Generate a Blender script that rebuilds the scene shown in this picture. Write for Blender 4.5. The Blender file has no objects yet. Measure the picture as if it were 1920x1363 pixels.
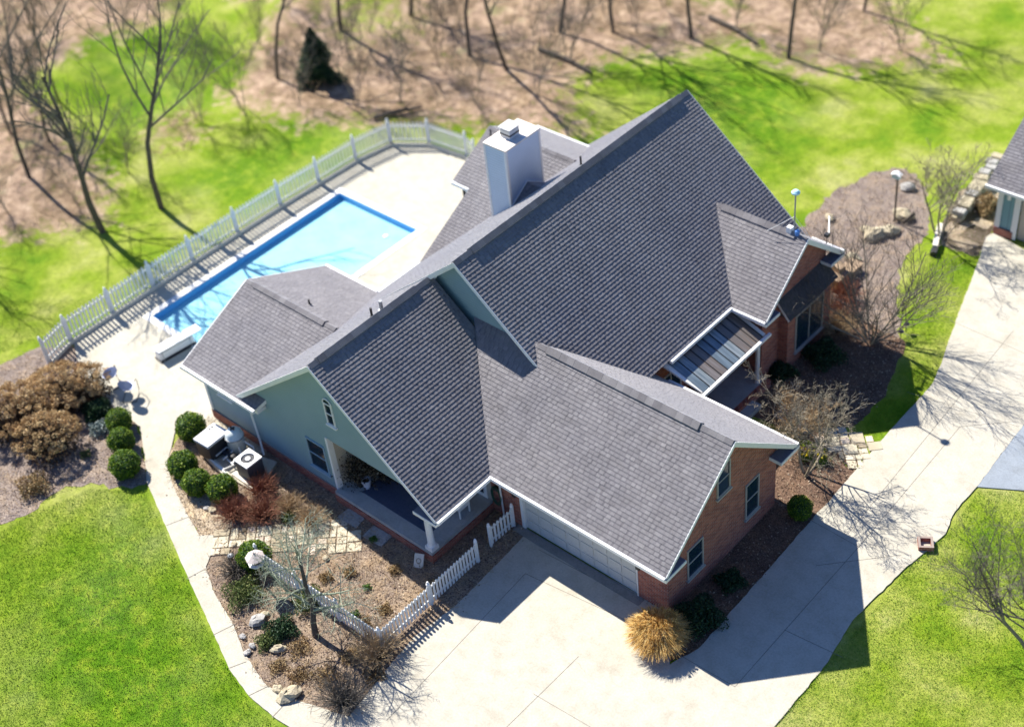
import bpy, math, random
import numpy as np
from mathutils import Vector, Matrix
random.seed(7); RNG = np.random.default_rng(7)
S = bpy.context.scene
COL = S.collection
R = math.radians

# ---------------------------------------------------------------- camera, sky, sun, exposure
F, AZ, PI_, RO = 2709.11, R(136.348), R(41.033), R(-7.057)
CC = np.array([25.88, -23.688, 37.764])
_fw = np.array([math.cos(AZ)*math.cos(PI_), math.sin(AZ)*math.cos(PI_), -math.sin(PI_)])
_r0 = np.array([math.sin(AZ), -math.cos(AZ), 0.0]); _u0 = np.cross(_r0, _fw)
_r = _r0*math.cos(RO)+_u0*math.sin(RO); _u = -_r0*math.sin(RO)+_u0*math.cos(RO)
cam = bpy.data.cameras.new('camera'); co = bpy.data.objects.new('camera', cam); COL.objects.link(co)
M = Matrix.Identity(4)
for i in range(3):
    M[i][0], M[i][1], M[i][2], M[i][3] = _r[i], _u[i], -_fw[i], CC[i]
co.matrix_world = M
cam.sensor_width = 36; cam.lens = F/1920*36; cam.clip_end = 2000; cam.clip_start = .5
cam.dof.use_dof = True; cam.dof.focus_distance = 47.5; cam.dof.aperture_fstop = 0.13
S.camera = co
SUN_EL, SUN_DIR = R(44.2), Vector((-.98, .135, 1.0)).normalized()      # towards the sun
w = bpy.data.worlds.new('World'); S.world = w; w.use_nodes = True
nt = w.node_tree; sky = nt.nodes.new('ShaderNodeTexSky'); sky.sky_type = 'NISHITA'; sky.sun_disc = False
sky.sun_elevation = SUN_EL; sky.sun_rotation = math.atan2(SUN_DIR.x, SUN_DIR.y)
bg = nt.nodes['Background']; bg.inputs[1].default_value = 0.06; sky.ozone_density = 3.5; sky.dust_density = .4
sm = nt.nodes.new('ShaderNodeMix'); sm.data_type = 'RGBA'; sm.blend_type = 'MULTIPLY'; sm.inputs['Factor'].default_value = 1; sm.inputs['B'].default_value = (.72, .93, 1.3, 1)
nt.links.new(sky.outputs[0], sm.inputs['A']); nt.links.new(sm.outputs['Result'], bg.inputs[0])
sl = bpy.data.lights.new('sun', 'SUN'); sl.energy = 5.0; sl.angle = R(.5); sl.color = (1, .95, .86)
so = bpy.data.objects.new('sun', sl); COL.objects.link(so)
so.rotation_euler = (-SUN_DIR).to_track_quat('-Z', 'Y').to_euler(); so.location = (-40, 6, 60)
S.view_settings.view_transform = 'Standard'; S.view_settings.look = 'None'
S.view_settings.exposure = 1.0; S.view_settings.gamma = 1

def G(px, py, z=0.0):
    v = _fw+_r*(px-960)/F-_u*(py-681.5)/F
    t = (z-CC[2])/v[2]; p = CC+t*v
    return (float(p[0]), float(p[1]), z)
def GP(pts, z=0.0): return [G(a, b, z)[:2] for a, b in pts]

# ---------------------------------------------------------------- materials
MATS = {}
def mat(name, col=(.5, .5, .5), rough=.8, spec=.3, metal=0.0):
    m = bpy.data.materials.new(name); m.use_nodes = True
    b = m.node_tree.nodes['Principled BSDF']
    b.inputs['Base Color'].default_value = (*col, 1); b.inputs['Roughness'].default_value = rough
    b.inputs['Specular IOR Level'].default_value = spec; b.inputs['Metallic'].default_value = metal
    MATS[name] = m; return m
def N(m, t, **k):
    n = m.node_tree.nodes.new(t)
    for a, b in k.items(): setattr(n, a, b)
    return n
def L(m, a, b): m.node_tree.links.new(a, b)
def noise(m, scale, detail=4, vec=None, rough=.6):
    n = N(m, 'ShaderNodeTexNoise'); n.inputs['Scale'].default_value = scale; n.inputs['Detail'].default_value = detail
    n.inputs['Roughness'].default_value = rough
    if vec is None: vec = pos(m)
    L(m, vec, n.inputs['Vector']); return n.outputs['Fac']
def pos(m):
    for n in m.node_tree.nodes:
        if n.type == 'NEW_GEOMETRY': return n.outputs['Position']
    return N(m, 'ShaderNodeNewGeometry').outputs['Position']
def ramp(m, fac, stops, interp='LINEAR'):
    n = N(m, 'ShaderNodeValToRGB'); n.color_ramp.interpolation = interp
    e = n.color_ramp.elements
    while len(e) < len(stops): e.new(.5)
    for i, (p, c) in enumerate(stops):
        e[i].position = p; e[i].color = (*c, 1) if len(c) == 3 else c
    L(m, fac, n.inputs[0]); return n.outputs[0]
def mix(m, fac, a, b, mode='MIX'):
    n = N(m, 'ShaderNodeMix', data_type='RGBA', blend_type=mode)
    for s, v in ((n.inputs['Factor'], fac), (n.inputs['A'], a), (n.inputs['B'], b)):
        if isinstance(v, (int, float)): s.default_value = v
        elif isinstance(v, tuple): s.default_value = (*v, 1)
        else: L(m, v, s)
    return n.outputs['Result']
def math_(m, op, a, b=None, c=None):
    n = N(m, 'ShaderNodeMath', operation=op)
    for i, v in enumerate((a, b, c)):
        if v is None: continue
        if isinstance(v, (int, float)): n.inputs[i].default_value = v
        else: L(m, v, n.inputs[i])
    return n.outputs[0]
def bump(m, h, strength=.5, dist=.02):
    n = N(m, 'ShaderNodeBump'); n.inputs['Strength'].default_value = strength; n.inputs['Distance'].default_value = dist
    L(m, h, n.inputs['Height']); L(m, n.outputs[0], m.node_tree.nodes['Principled BSDF'].inputs['Normal'])
def base(m, c): L(m, c, m.node_tree.nodes['Principled BSDF'].inputs['Base Color'])
def attr(m, name):
    n = N(m, 'ShaderNodeAttribute'); n.attribute_name = name; return n.outputs['Fac']
def sep(m, v):
    n = N(m, 'ShaderNodeSeparateXYZ'); L(m, v, n.inputs[0]); return n.outputs

# shingle
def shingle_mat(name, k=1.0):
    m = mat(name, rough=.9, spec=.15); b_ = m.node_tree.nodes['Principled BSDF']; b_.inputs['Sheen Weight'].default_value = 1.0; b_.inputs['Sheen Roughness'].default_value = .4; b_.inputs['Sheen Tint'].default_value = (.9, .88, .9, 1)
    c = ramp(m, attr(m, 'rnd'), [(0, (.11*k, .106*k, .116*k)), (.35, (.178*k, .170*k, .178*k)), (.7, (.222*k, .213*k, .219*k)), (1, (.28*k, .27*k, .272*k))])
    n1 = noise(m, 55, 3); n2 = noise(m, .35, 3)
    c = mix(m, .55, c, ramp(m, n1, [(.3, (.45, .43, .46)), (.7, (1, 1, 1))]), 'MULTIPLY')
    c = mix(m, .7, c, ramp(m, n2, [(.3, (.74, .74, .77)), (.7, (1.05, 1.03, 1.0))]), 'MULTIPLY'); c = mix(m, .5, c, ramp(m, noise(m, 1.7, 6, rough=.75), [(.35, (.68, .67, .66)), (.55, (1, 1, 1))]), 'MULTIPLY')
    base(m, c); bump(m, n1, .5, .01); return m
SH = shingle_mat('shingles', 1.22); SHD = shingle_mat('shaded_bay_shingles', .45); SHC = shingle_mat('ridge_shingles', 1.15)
# siding
def siding_mat(name, col, vertical=False, pitch=.115):
    m = mat(name, col, .55, .3)
    x, y, z = sep(m, pos(m))
    if vertical: z = math_(m, 'ADD', x, y)
    f = math_(m, 'FRACT', math_(m, 'DIVIDE', z, pitch))
    g = ramp(m, f, [(0, (.45, .45, .45)), (.08, (.8, .8, .8)), (.2, (1, 1, 1)), (1, (1, 1, 1))])
    c = mix(m, 1, tuple(col), g, 'MULTIPLY')
    c = mix(m, .35, c, ramp(m, noise(m, 1.3, 5), [(.3, (.72, .74, .76)), (.7, (1, 1, 1))]), 'MULTIPLY')
    base(m, c); bump(m, f, .5, .015); return m
SID = siding_mat('siding', (.25, .375, .41)); SIDW = siding_mat('chimney_siding', (.58, .70, .84))
TANW = siding_mat('porch_siding', (.52, .47, .38))
# brick
def brick_mat(name='brick', tint=(1, 1, 1)):
    m = mat(name, rough=.9, spec=.2)
    x, y, z = sep(m, pos(m)); v = N(m, 'ShaderNodeCombineXYZ')
    L(m, math_(m, 'ADD', x, y), v.inputs[0]); L(m, z, v.inputs[1])
    b = N(m, 'ShaderNodeTexBrick'); L(m, v.outputs[0], b.inputs['Vector'])
    b.inputs['Scale'].default_value = 1; b.inputs['Brick Width'].default_value = .24; b.inputs['Row Height'].default_value = .085
    b.inputs['Mortar Size'].default_value = .010; b.inputs['Mortar Smooth'].default_value = .2; b.inputs['Bias'].default_value = -.1
    b.inputs['Color1'].default_value = (.46*tint[0], .15*tint[1], .095*tint[2], 1)
    b.inputs['Color2'].default_value = (.24*tint[0], .065*tint[1], .05*tint[2], 1)
    b.inputs['Mortar'].default_value = (.34, .27, .23, 1)
    c = mix(m, .5, b.outputs['Color'], ramp(m, noise(m, 3, 5), [(.3, (.6, .6, .62)), (.7, (1, 1, 1))]), 'MULTIPLY')
    base(m, c); bump(m, b.outputs['Fac'], -.5, .01); return m
BR = brick_mat()
def noisy(name, c0, c1, scale=3, rough=.85, spec=.2, bs=.3, bd=.01, s2=40, metal=0.0):
    m = mat(name, c0, rough, spec, metal)
    a = noise(m, scale, 5); b = noise(m, s2, 3)
    c = mix(m, .5, ramp(m, a, [(.3, c0), (.7, c1)]), ramp(m, b, [(.3, tuple(k*.75 for k in c0)), (.7, tuple(min(1, k*1.2) for k in c1))]))
    base(m, c)
    if bs: bump(m, b, bs, bd)
    return m
WH = noisy('white_trim', (.74, .74, .72), (.82, .82, .80), 2, .5, .4, .1)
GUT = noisy('white_gutter', (.82, .82, .82), (.88, .88, .88), 2, .35, .5, 0)
PICK = noisy('picket_paint', (.66, .68, .68), (.82, .82, .80), 6, .6, .3, .2)
DARKM = noisy('dark_metal', (.02, .02, .022), (.045, .045, .05), 6, .5, .4, .1)
BLUED = noisy('return_flashing', (.10, .12, .17), (.14, .16, .22), 3, .6, .4, .1)
GLASS = mat('window_glass', (.012, .03, .05), .08, .6)
GDOOR = noisy('garage_door_paint', (.52, .52, .50), (.60, .60, .57), 1, .5, .4, .05)
GREYM = noisy('grey_metal', (.28, .29, .30), (.38, .39, .40), 6, .4, .5, .1, metal=.3)
WOOD = noisy('cedar_wood', (.30, .21, .14), (.42, .31, .21), 5, .85, .2, .4)
ROCK = noisy('sandstone', (.34, .28, .18), (.52, .46, .34), 3, .95, .1, .8, .03, 14)
ROCKG = noisy('grey_stone', (.26, .25, .24), (.46, .44, .41), 4, .95, .1, .8, .03, 14)
BARK = noisy('bark', (.07, .058, .048), (.14, .12, .10), 5, .95, .1, .6, .02, 30)
BARKL = noisy('pale_bark', (.20, .17, .12), (.34, .30, .23), 5, .95, .1, .4, .01, 30)
TWIG = noisy('twigs', (.10, .085, .07), (.20, .18, .155), 5, .95, .1, 0)
TWIGG = noisy('lichened_twigs', (.20, .23, .17), (.34, .37, .28), 5, .95, .1, 0)
TWIGR = noisy('red_twigs', (.20, .085, .055), (.32, .15, .095), 5, .95, .1, 0)
TWIGT = noisy('tan_twigs', (.33, .23, .13), (.48, .36, .22), 5, .95, .1, 0)
PVC = noisy('white_pipe', (.78, .78, .76), (.86, .86, .84), 4, .35, .5, 0)

def rnd_mat(name, stops, rough=.8, spec=.2, trans=0.0, pscale=.5):
    m = mat(name, rough=rough, spec=spec)
    c = ramp(m, attr(m, 'rnd'), stops)
    c = mix(m, .6, c, ramp(m, noise(m, pscale, 3), [(.3, (.6, .65, .6)), (.7, (1, 1, 1))]), 'MULTIPLY')
    base(m, c)
    if trans:
        b = m.node_tree.nodes['Principled BSDF']; t = N(m, 'ShaderNodeBsdfTranslucent'); L(m, c, t.inputs[0])
        mx = N(m, 'ShaderNodeMixShader'); mx.inputs[0].default_value = trans
        L(m, b.outputs[0], mx.inputs[1]); L(m, t.outputs[0], mx.inputs[2])
        L(m, mx.outputs[0], m.node_tree.nodes['Material Output'].inputs[0])
    return m
BOX = rnd_mat('boxwood_leaves', [(0, (.025, .07, .005)), (.5, (.09, .20, .010)), (1, (.34, .42, .035))], .6, .3, .2, 3)
EVG = rnd_mat('evergreen_leaves', [(0, (.012, .035, .015)), (.6, (.03, .075, .03)), (1, (.07, .13, .05))], .6, .3, .2, 2)
DRYL = rnd_mat('dry_leaves', [(0, (.16, .10, .05)), (.5, (.36, .24, .12)), (1, (.55, .42, .24))], .9, .1, .2, 2)
HEADS = rnd_mat('dried_flower_heads', [(0, (.20, .11, .05)), (.4, (.52, .34, .17)), (1, (.88, .66, .38))], .9, .1, .1, 2)
DEADL = rnd_mat('dark_dead_leaves', [(0, (.05, .03, .02)), (.6, (.14, .09, .055)), (1, (.30, .20, .12))], .9, .1, .1, 2)
GOLD = rnd_mat('golden_grass_blades', [(0, (.42, .22, .05)), (.5, (.74, .46, .15)), (1, (.95, .72, .34))], .8, .2, .3, 3)
DAFL = rnd_mat('green_blades', [(0, (.05, .12, .02)), (1, (.16, .28, .05))], .6, .3, .3)
DAFF = rnd_mat('yellow_petals', [(0, (.75, .55, .02)), (1, (.9, .8, .08))], .6, .3, .2)
LITT = rnd_mat('leaf_litter_bits', [(0, (.08, .05, .04)), (.4, (.22, .14, .10)), (.8, (.42, .31, .22)), (1, (.72, .60, .46))], .9, .1, .15, 2)
GREENB = rnd_mat('loose_green_leaves', [(0, (.05, .08, .02)), (.6, (.13, .17, .05)), (1, (.26, .28, .10))], .7, .2, .2, 2)

# concrete
def concrete(name, c0, c1, joints=None):
    m = mat(name, c0, .9, .2)
    a = noise(m, .5, 6); b = noise(m, 60, 2); st = noise(m, 2.2, 6)
    c = ramp(m, a, [(.3, c0), (.7, c1)])
    c = mix(m, .5, c, ramp(m, b, [(.3, (.62, .60, .57)), (.65, (1, 1, 1))]), 'MULTIPLY'); c = mix(m, .4, c, ramp(m, noise(m, 14, 3), [(.35, (.75, .73, .70)), (.6, (1.05, 1.05, 1.05))]), 'MULTIPLY')
    c = mix(m, .30, c, ramp(m, st, [(.35, (.66, .63, .58)), (.55, (1, 1, 1))]), 'MULTIPLY')
    vo = N(m, 'ShaderNodeTexVoronoi', feature='DISTANCE_TO_EDGE'); vo.inputs['Scale'].default_value = .33; nd = N(m, 'ShaderNodeMix', data_type='VECTOR'); nd.inputs['Factor'].default_value = .35
    nn_ = N(m, 'ShaderNodeTexNoise'); nn_.inputs['Scale'].default_value = 1.2; L(m, pos(m), nn_.inputs['Vector']); L(m, pos(m), nd.inputs['A']); L(m, nn_.outputs['Color'], nd.inputs['B']); L(m, nd.outputs['Result'], vo.inputs['Vector'])
    ck = ramp(m, vo.outputs['Distance'], [(0, (.72, .69, .65)), (.003, (1, 1, 1))]); msk = ramp(m, noise(m, .22, 2), [(.60, (0, 0, 0)), (.64, (1, 1, 1))])
    c = mix(m, msk, c, mix(m, 1, c, ck, 'MULTIPLY'))
    c = mix(m, .32, c, ramp(m, noise(m, .9, 8, rough=.7), [(.30, (.62, .58, .52)), (.47, (1, 1, 1))]), 'MULTIPLY')
    base(m, c); bump(m, b, .3, .005); return m
CON = concrete('driveway_concrete', (.50, .47, .39), (.57, .54, .46))
CON2 = concrete('deck_concrete', (.53, .50, .41), (.60, .57, .48))
PORC = concrete('porch_concrete', (.40, .42, .42), (.50, .51, .50))
ASPH = concrete('asphalt', (.27, .31, .36), (.33, .37, .42))

# ground: lawn mixed with leaf litter by a painted-out map of where the wood starts
def ground_mat():
    m = mat('ground_cover', rough=.95, spec=.1)
    n1 = noise(m, .28, 5); n2 = noise(m, 1.6, 5); n3 = noise(m, 22, 4, rough=.75)
    g = ramp(m, n1, [(.30, (.13, .26, .012)), (.44, (.24, .34, .025)), (.56, (.36, .41, .08)), (.70, (.46, .46, .18))])
    g = mix(m, attr(m, 'lush'), g, ramp(m, n2, [(.3, (.07, .21, .006)), (.5, (.12, .27, .008)), (.68, (.25, .35, .025))]))
    g = mix(m, .5, g, ramp(m, n2, [(.3, (.55, .62, .5)), (.65, (1.0, 1.0, 1.0))]), 'MULTIPLY')
    g = mix(m, .7, g, ramp(m, n3, [(.3, (.50, .54, .45)), (.60, (1.15, 1.12, 1.1))]), 'MULTIPLY'); g = mix(m, .6, g, ramp(m, noise(m, 6, 4, rough=.7), [(.32, (.6, .66, .55)), (.6, (1.2, 1.15, 1.15))]), 'MULTIPLY')
    l = ramp(m, n2, [(.22, (.14, .10, .075)), (.42, (.32, .225, .16)), (.55, (.48, .345, .24)), (.72, (.66, .50, .37))])
    l = mix(m, .8, l, ramp(m, noise(m, 7, 5, rough=.7), [(.3, (.5, .46, .44)), (.6, (1, 1, 1))]), 'MULTIPLY')
    n4 = noise(m, .55, 4); l = mix(m, .9, l, ramp(m, n4, [(.32, (.48, .46, .42)), (.45, (.80, .80, .72)), (.56, (1, 1, 1))]), 'MULTIPLY'); l = mix(m, ramp(m, noise(m, .4, 5, rough=.7), [(.58, (0, 0, 0)), (.68, (.7, .7, .7))]), l, (.20, .22, .08))
    f = math_(m, 'ADD', attr(m, 'litter'), math_(m, 'MULTIPLY', math_(m, 'SUBTRACT', n2, .5), 1.6))
    f = ramp(m, f, [(.36, (0, 0, 0)), (.50, (.5, .5, .5)), (.78, (1, 1, 1))])
    base(m, mix(m, f, g, l)); bump(m, n3, .9, .06); return m
GR = ground_mat()
def bed_mat(name, cs, sc=5):
    m = mat(name, rough=.95, spec=.1)
    n1 = noise(m, sc*.25, 5); n2 = noise(m, sc*4, 6, rough=.75)
    c = ramp(m, n2, [(.25, cs[0]), (.45, cs[1]), (.58, cs[2]), (.75, cs[3])])
    c = mix(m, .8, c, ramp(m, n1, [(.3, (.62, .56, .58)), (.5, (1.0, .95, .92)), (.65, (1.25, 1.12, .95))]), 'MULTIPLY')
    base(m, c); bump(m, n2, .9, .05); return m
MUL = bed_mat('mulch', [(.09, .07, .055), (.22, .17, .13), (.38, .31, .24), (.62, .54, .44)])
MULG = bed_mat('grey_mulch', [(.10, .08, .07), (.22, .18, .155), (.37, .32, .28), (.58, .52, .46)])
MULD = bed_mat('dark_mulch', [(.05, .035, .025), (.13, .085, .06), (.22, .15, .11), (.40, .32, .25)])
GRAV = bed_mat('tan_soil', [(.22, .17, .11), (.42, .35, .25), (.56, .49, .37), (.70, .63, .50)])

# ---------------------------------------------------------------- mesh helpers
class MB:
    def __init__(s): s.v = []; s.f = []; s.r = []
    def add(s, vs, fs, rnd=None):
        o = len(s.v); s.v += [tuple(v) for v in vs]
        for f in fs: s.f.append([i+o for i in f]); s.r.append(random.random() if rnd is None else rnd)
        return s
    def box(s, x0, x1, y0, y1, z0, z1):
        v = [(x, y, z) for z in (z0, z1) for y in (y0, y1) for x in (x0, x1)]
        return s.add(v, [(0, 2, 3, 1), (4, 5, 7, 6), (0, 1, 5, 4), (2, 6, 7, 3), (0, 4, 6, 2), (1, 3, 7, 5)], .5)
    def obox(s, a, b, w, z0, z1, rnd=.5):                  # upright box along a ground segment
        a = Vector((a[0], a[1])); b = Vector((b[0], b[1])); d = (b-a).normalized(); n = Vector((-d.y, d.x))*w/2
        c = [a-n, b-n, b+n, a+n]
        v = [(p.x, p.y, z0) for p in c]+[(p.x, p.y, z1) for p in c]
        return s.add(v, [(3, 2, 1, 0), (4, 5, 6, 7), (0, 1, 5, 4), (1, 2, 6, 5), (2, 3, 7, 6), (3, 0, 4, 7)], rnd)
    def prism(s, poly, ext, rnd=.5):                        # planar polygon of 3D points extruded by a vector
        n = len(poly); e = Vector(ext); p = [Vector(q) for q in poly]
        nn = Vector((0, 0, 0))
        for i in range(n): nn += p[i].cross(p[(i+1) % n])
        if nn.dot(e) > 0: p = p[::-1]
        v = p+[q+e for q in p]
        return s.add(v, [list(range(n)), list(range(2*n-1, n-1, -1))]+[((i+1) % n, i, i+n, (i+1) % n+n) for i in range(n)], rnd)
    def tube(s, pts, rad, k=6, cap=True, rnd=None):
        pts = [Vector(p) for p in pts]; n = len(pts)
        if not isinstance(rad, (list, tuple)): rad = [rad]*n
        o = []; up = Vector((0, 0, 1))
        for i in range(n):
            d = (pts[min(i+1, n-1)]-pts[max(i-1, 0)]).normalized()
            a = d.cross(up if abs(d.z) < .9 else Vector((1, 0, 0))).normalized(); b = d.cross(a)
            for j in range(k):
                t = 2*math.pi*j/k; o.append(pts[i]+(a*math.cos(t)+b*math.sin(t))*rad[i])
        f = [(i*k+j, i*k+(j+1) % k, (i+1)*k+(j+1) % k, (i+1)*k+j) for i in range(n-1) for j in range(k)]
        if cap: f += [list(range(k))[::-1], [(n-1)*k+j for j in range(k)]]
        return s.add(o, f, rnd)
    def lathe(s, c, prof, k=16, rnd=.5):
        v = [(c[0]+r*math.cos(2*math.pi*j/k), c[1]+r*math.sin(2*math.pi*j/k), c[2]+z) for r, z in prof for j in range(k)]
        n = len(prof)
        f = [(i*k+j, i*k+(j+1) % k, (i+1)*k+(j+1) % k, (i+1)*k+j) for i in range(n-1) for j in range(k)]
        f += [list(range(k))[::-1], [(n-1)*k+j for j in range(k)]]
        return s.add(v, f, rnd)
    def blob(s, c, r, sc=(1, 1, 1), jit=.15, k=8, m=5):
        v = []; ph = random.random()*6
        for i in range(m+1):
            t = math.pi*i/m
            for j in range(k):
                a = 2*math.pi*j/k+ph; q = r*(1+random.uniform(-jit, jit))
                v.append((c[0]+q*sc[0]*math.sin(t)*math.cos(a), c[1]+q*sc[1]*math.sin(t)*math.sin(a), c[2]+q*sc[2]*math.cos(t)))
        f = [(i*k+j, (i+1)*k+j, (i+1)*k+(j+1) % k, i*k+(j+1) % k) for i in range(m) for j in range(k)]
        return s.add(v, f)
    def build(s, name, m, parent=None, loc=None, smooth=False):
        me = bpy.data.meshes.new(name); me.from_pydata(s.v, [], s.f)
        if s.r:
            a = me.attributes.new('rnd', 'FLOAT', 'FACE'); a.data.foreach_set('value', np.array(s.r, dtype=np.float32))
        me.materials.append(m); me.update()
        if smooth: me.polygons.foreach_set('use_smooth', [True]*len(me.polygons))
        return link(name, me, parent, loc)
def link(name, me, parent=None, loc=None):
    o = bpy.data.objects.new(name, me); COL.objects.link(o)
    if parent: o.parent = parent; 
    if loc: o.location = loc
    elif parent is not None: o.location = -world(parent)
    return o
def world(o):
    v = Vector(o.location)
    while o.parent: o = o.parent; v += Vector(o.location)
    return v
def empty(name, label, cat, loc, group=None):
    o = bpy.data.objects.new(name, None); COL.objects.link(o); o.location = loc; o.empty_display_size = .3
    return tag(o, label, cat, group)
def tag(o, label=None, cat=None, group=None, kind=None):
    for k, v in (('label', label), ('category', cat), ('group', group), ('kind', kind)):
        if v: o[k] = v
    return o
def struct(o, kind='structure'): o['kind'] = kind; return o
def copy_tree(o, loc, rz=0, sc=1.0, label=None, parent=None):
    c = o.copy(); COL.objects.link(c)
    if parent is None:
        c.location = loc; c.rotation_euler = (0, 0, rz); c.scale = (sc,)*3 if not isinstance(sc, tuple) else sc
        if label: c['label'] = label
    else: c.parent = parent
    for ch in list(o.children): copy_tree(ch, None, parent=c)
    return c
def npmesh(name, verts, nper, m, parent=None, loc=None, rnd=None):
    """verts: (n*nper,3); every nper verts make a face"""
    verts = np.asarray(verts, dtype=np.float32).reshape(-1, 3); n = len(verts)//nper
    me = bpy.data.meshes.new(name); me.vertices.add(len(verts)); me.vertices.foreach_set('co', verts.ravel())
    me.loops.add(n*nper); me.loops.foreach_set('vertex_index', np.arange(n*nper, dtype=np.int32))
    me.polygons.add(n); me.polygons.foreach_set('loop_start', np.arange(0, n*nper, nper, dtype=np.int32))
    a = me.attributes.new('rnd', 'FLOAT', 'FACE')
    a.data.foreach_set('value', (RNG.random(n) if rnd is None else rnd).astype(np.float32))
    me.materials.append(m); me.update(calc_edges=True); me.validate()
    return link(name, me, parent, loc)
def quads(c, size, flat=0.0, asp=1.0):
    """random leaf quads at centres c"""
    n = len(c); a = RNG.normal(size=(n, 3)); a[:, 2] *= (1-flat); a /= np.linalg.norm(a, axis=1)[:, None]
    b = np.cross(a, RNG.normal(size=(n, 3))*np.array([1-flat, 1-flat, 1]) + 1e-4); b /= np.linalg.norm(b, axis=1)[:, None]
    s = (size*(.6+.8*RNG.random(n)))[:, None]
    return np.stack([c-a*s, c-b*s*.5*asp, c+a*s, c+b*s*.5*asp], 1).reshape(-1, 3)
def inpoly(p, poly):
    x, y = p[:, 0], p[:, 1]; r = np.zeros(len(p), bool); n = len(poly)
    for i in range(n):
        x0, y0 = poly[i]; x1, y1 = poly[(i+1) % n]
        if y0 == y1: continue
        c = ((y0 > y) != (y1 > y)) & (x < (x1-x0)*(y-y0)/(y1-y0)+x0); r ^= c
    return r
def rand_in(poly, n):
    p = np.array(poly); lo, hi = p.min(0), p.max(0); out = np.zeros((0, 2))
    while len(out) < n:
        q = RNG.random((n*2, 2))*(hi-lo)+lo; out = np.vstack([out, q[inpoly(q, poly)]])
    return out[:n]

# ---------------------------------------------------------------- setting: ground, paths, beds
GZ = -.045
POOL = (-20.22, -15.05, -.55, 10.55)
drive_px = [(655, 1343), (738, 1238), (775, 1195), (862, 1128), (985, 1002), (1197, 1112), (1268, 1152), (1255, 1245), (1310, 1215), (1420, 1090), (1532, 962), (1558, 935), (1600, 885), (1650, 828),
            (1700, 772), (1747, 722), (1765, 680), (1800, 580), (1835, 490), (1848, 445), (1862, 437), (2100, 560), (2120, 700), (1920, 795), (1878, 850), (1832, 912), (1790, 958), (1772, 1000),
            (1742, 1030), (1700, 1062), (1600, 1160), (1545, 1250), (1450, 1363), (1300, 1600), (600, 1700), (560, 1500)]
walk_px = [(655, 1343), (600, 1480), (560, 1372), (520, 1348), (468, 1305), (430, 1255), (402, 1190), (365, 1110), (310, 985), (276, 905), (272, 860), (262, 800), (215, 765), (150, 700), (139, 643),
           (405, 784), (355, 772), (330, 800), (322, 838), (312, 870), (325, 912), (352, 965), (374, 1003), (400, 1003), (398, 1035),
           (386, 1062), (402, 1112), (438, 1170), (458, 1225), (500, 1285), (560, 1313)]
deck = [(-21.75, -3.7), (-12.9, -3.6), (-9.9, -3.6), (-9.9, 16), (-17.0, 16.0), (-19.5, 15.9), (-21.15, 14.9), (-21.5, 13), (-21.75, 8)]
bed_front_px = [(655, 1343), (738, 1238), (862, 1128), (985, 1002), (930, 900), (820, 1040), (640, 930), (405, 784), (355, 772), (325, 838), (310, 870), (325, 912), (352, 965), (376, 1005), (398, 1005), (396, 1035),
                (384, 1062), (400, 1112), (436, 1170), (456, 1225), (498, 1287), (560, 1317)]
bed_left_px = [(160, 690), (262, 800), (275, 908), (240, 915), (170, 905), (125, 912), (60, 955), (-60, 1010), (-120, 900), (-60, 700), (0, 680), (60, 655), (137, 645)]
bed_gable_px = [(1255, 1240), (1310, 1218), (1420, 1092), (1534, 964), (1600, 887), (1560, 845), (1480, 830), (1400, 900), (1200, 1100)]
bed_court_px = [(1600, 890), (1560, 845), (1480, 810), (1380, 760), (1420, 690), (1540, 630), (1560, 560), (1620, 600), (1700, 640), (1660, 740), (1600, 800), (1570, 800), (1620, 850)]
bed_north_px = [(1560, 600), (1640, 650), (1690, 640), (1680, 560), (1690, 490), (1740, 440), (1740, 350), (1700, 315), (1640, 320), (1560, 360), (1520, 400), (1480, 470)]
bed_neigh_px = [(1760, 430), (1800, 360), (1880, 290), (1900, 330), (1862, 440), (1835, 480), (1770, 460)]

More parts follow.
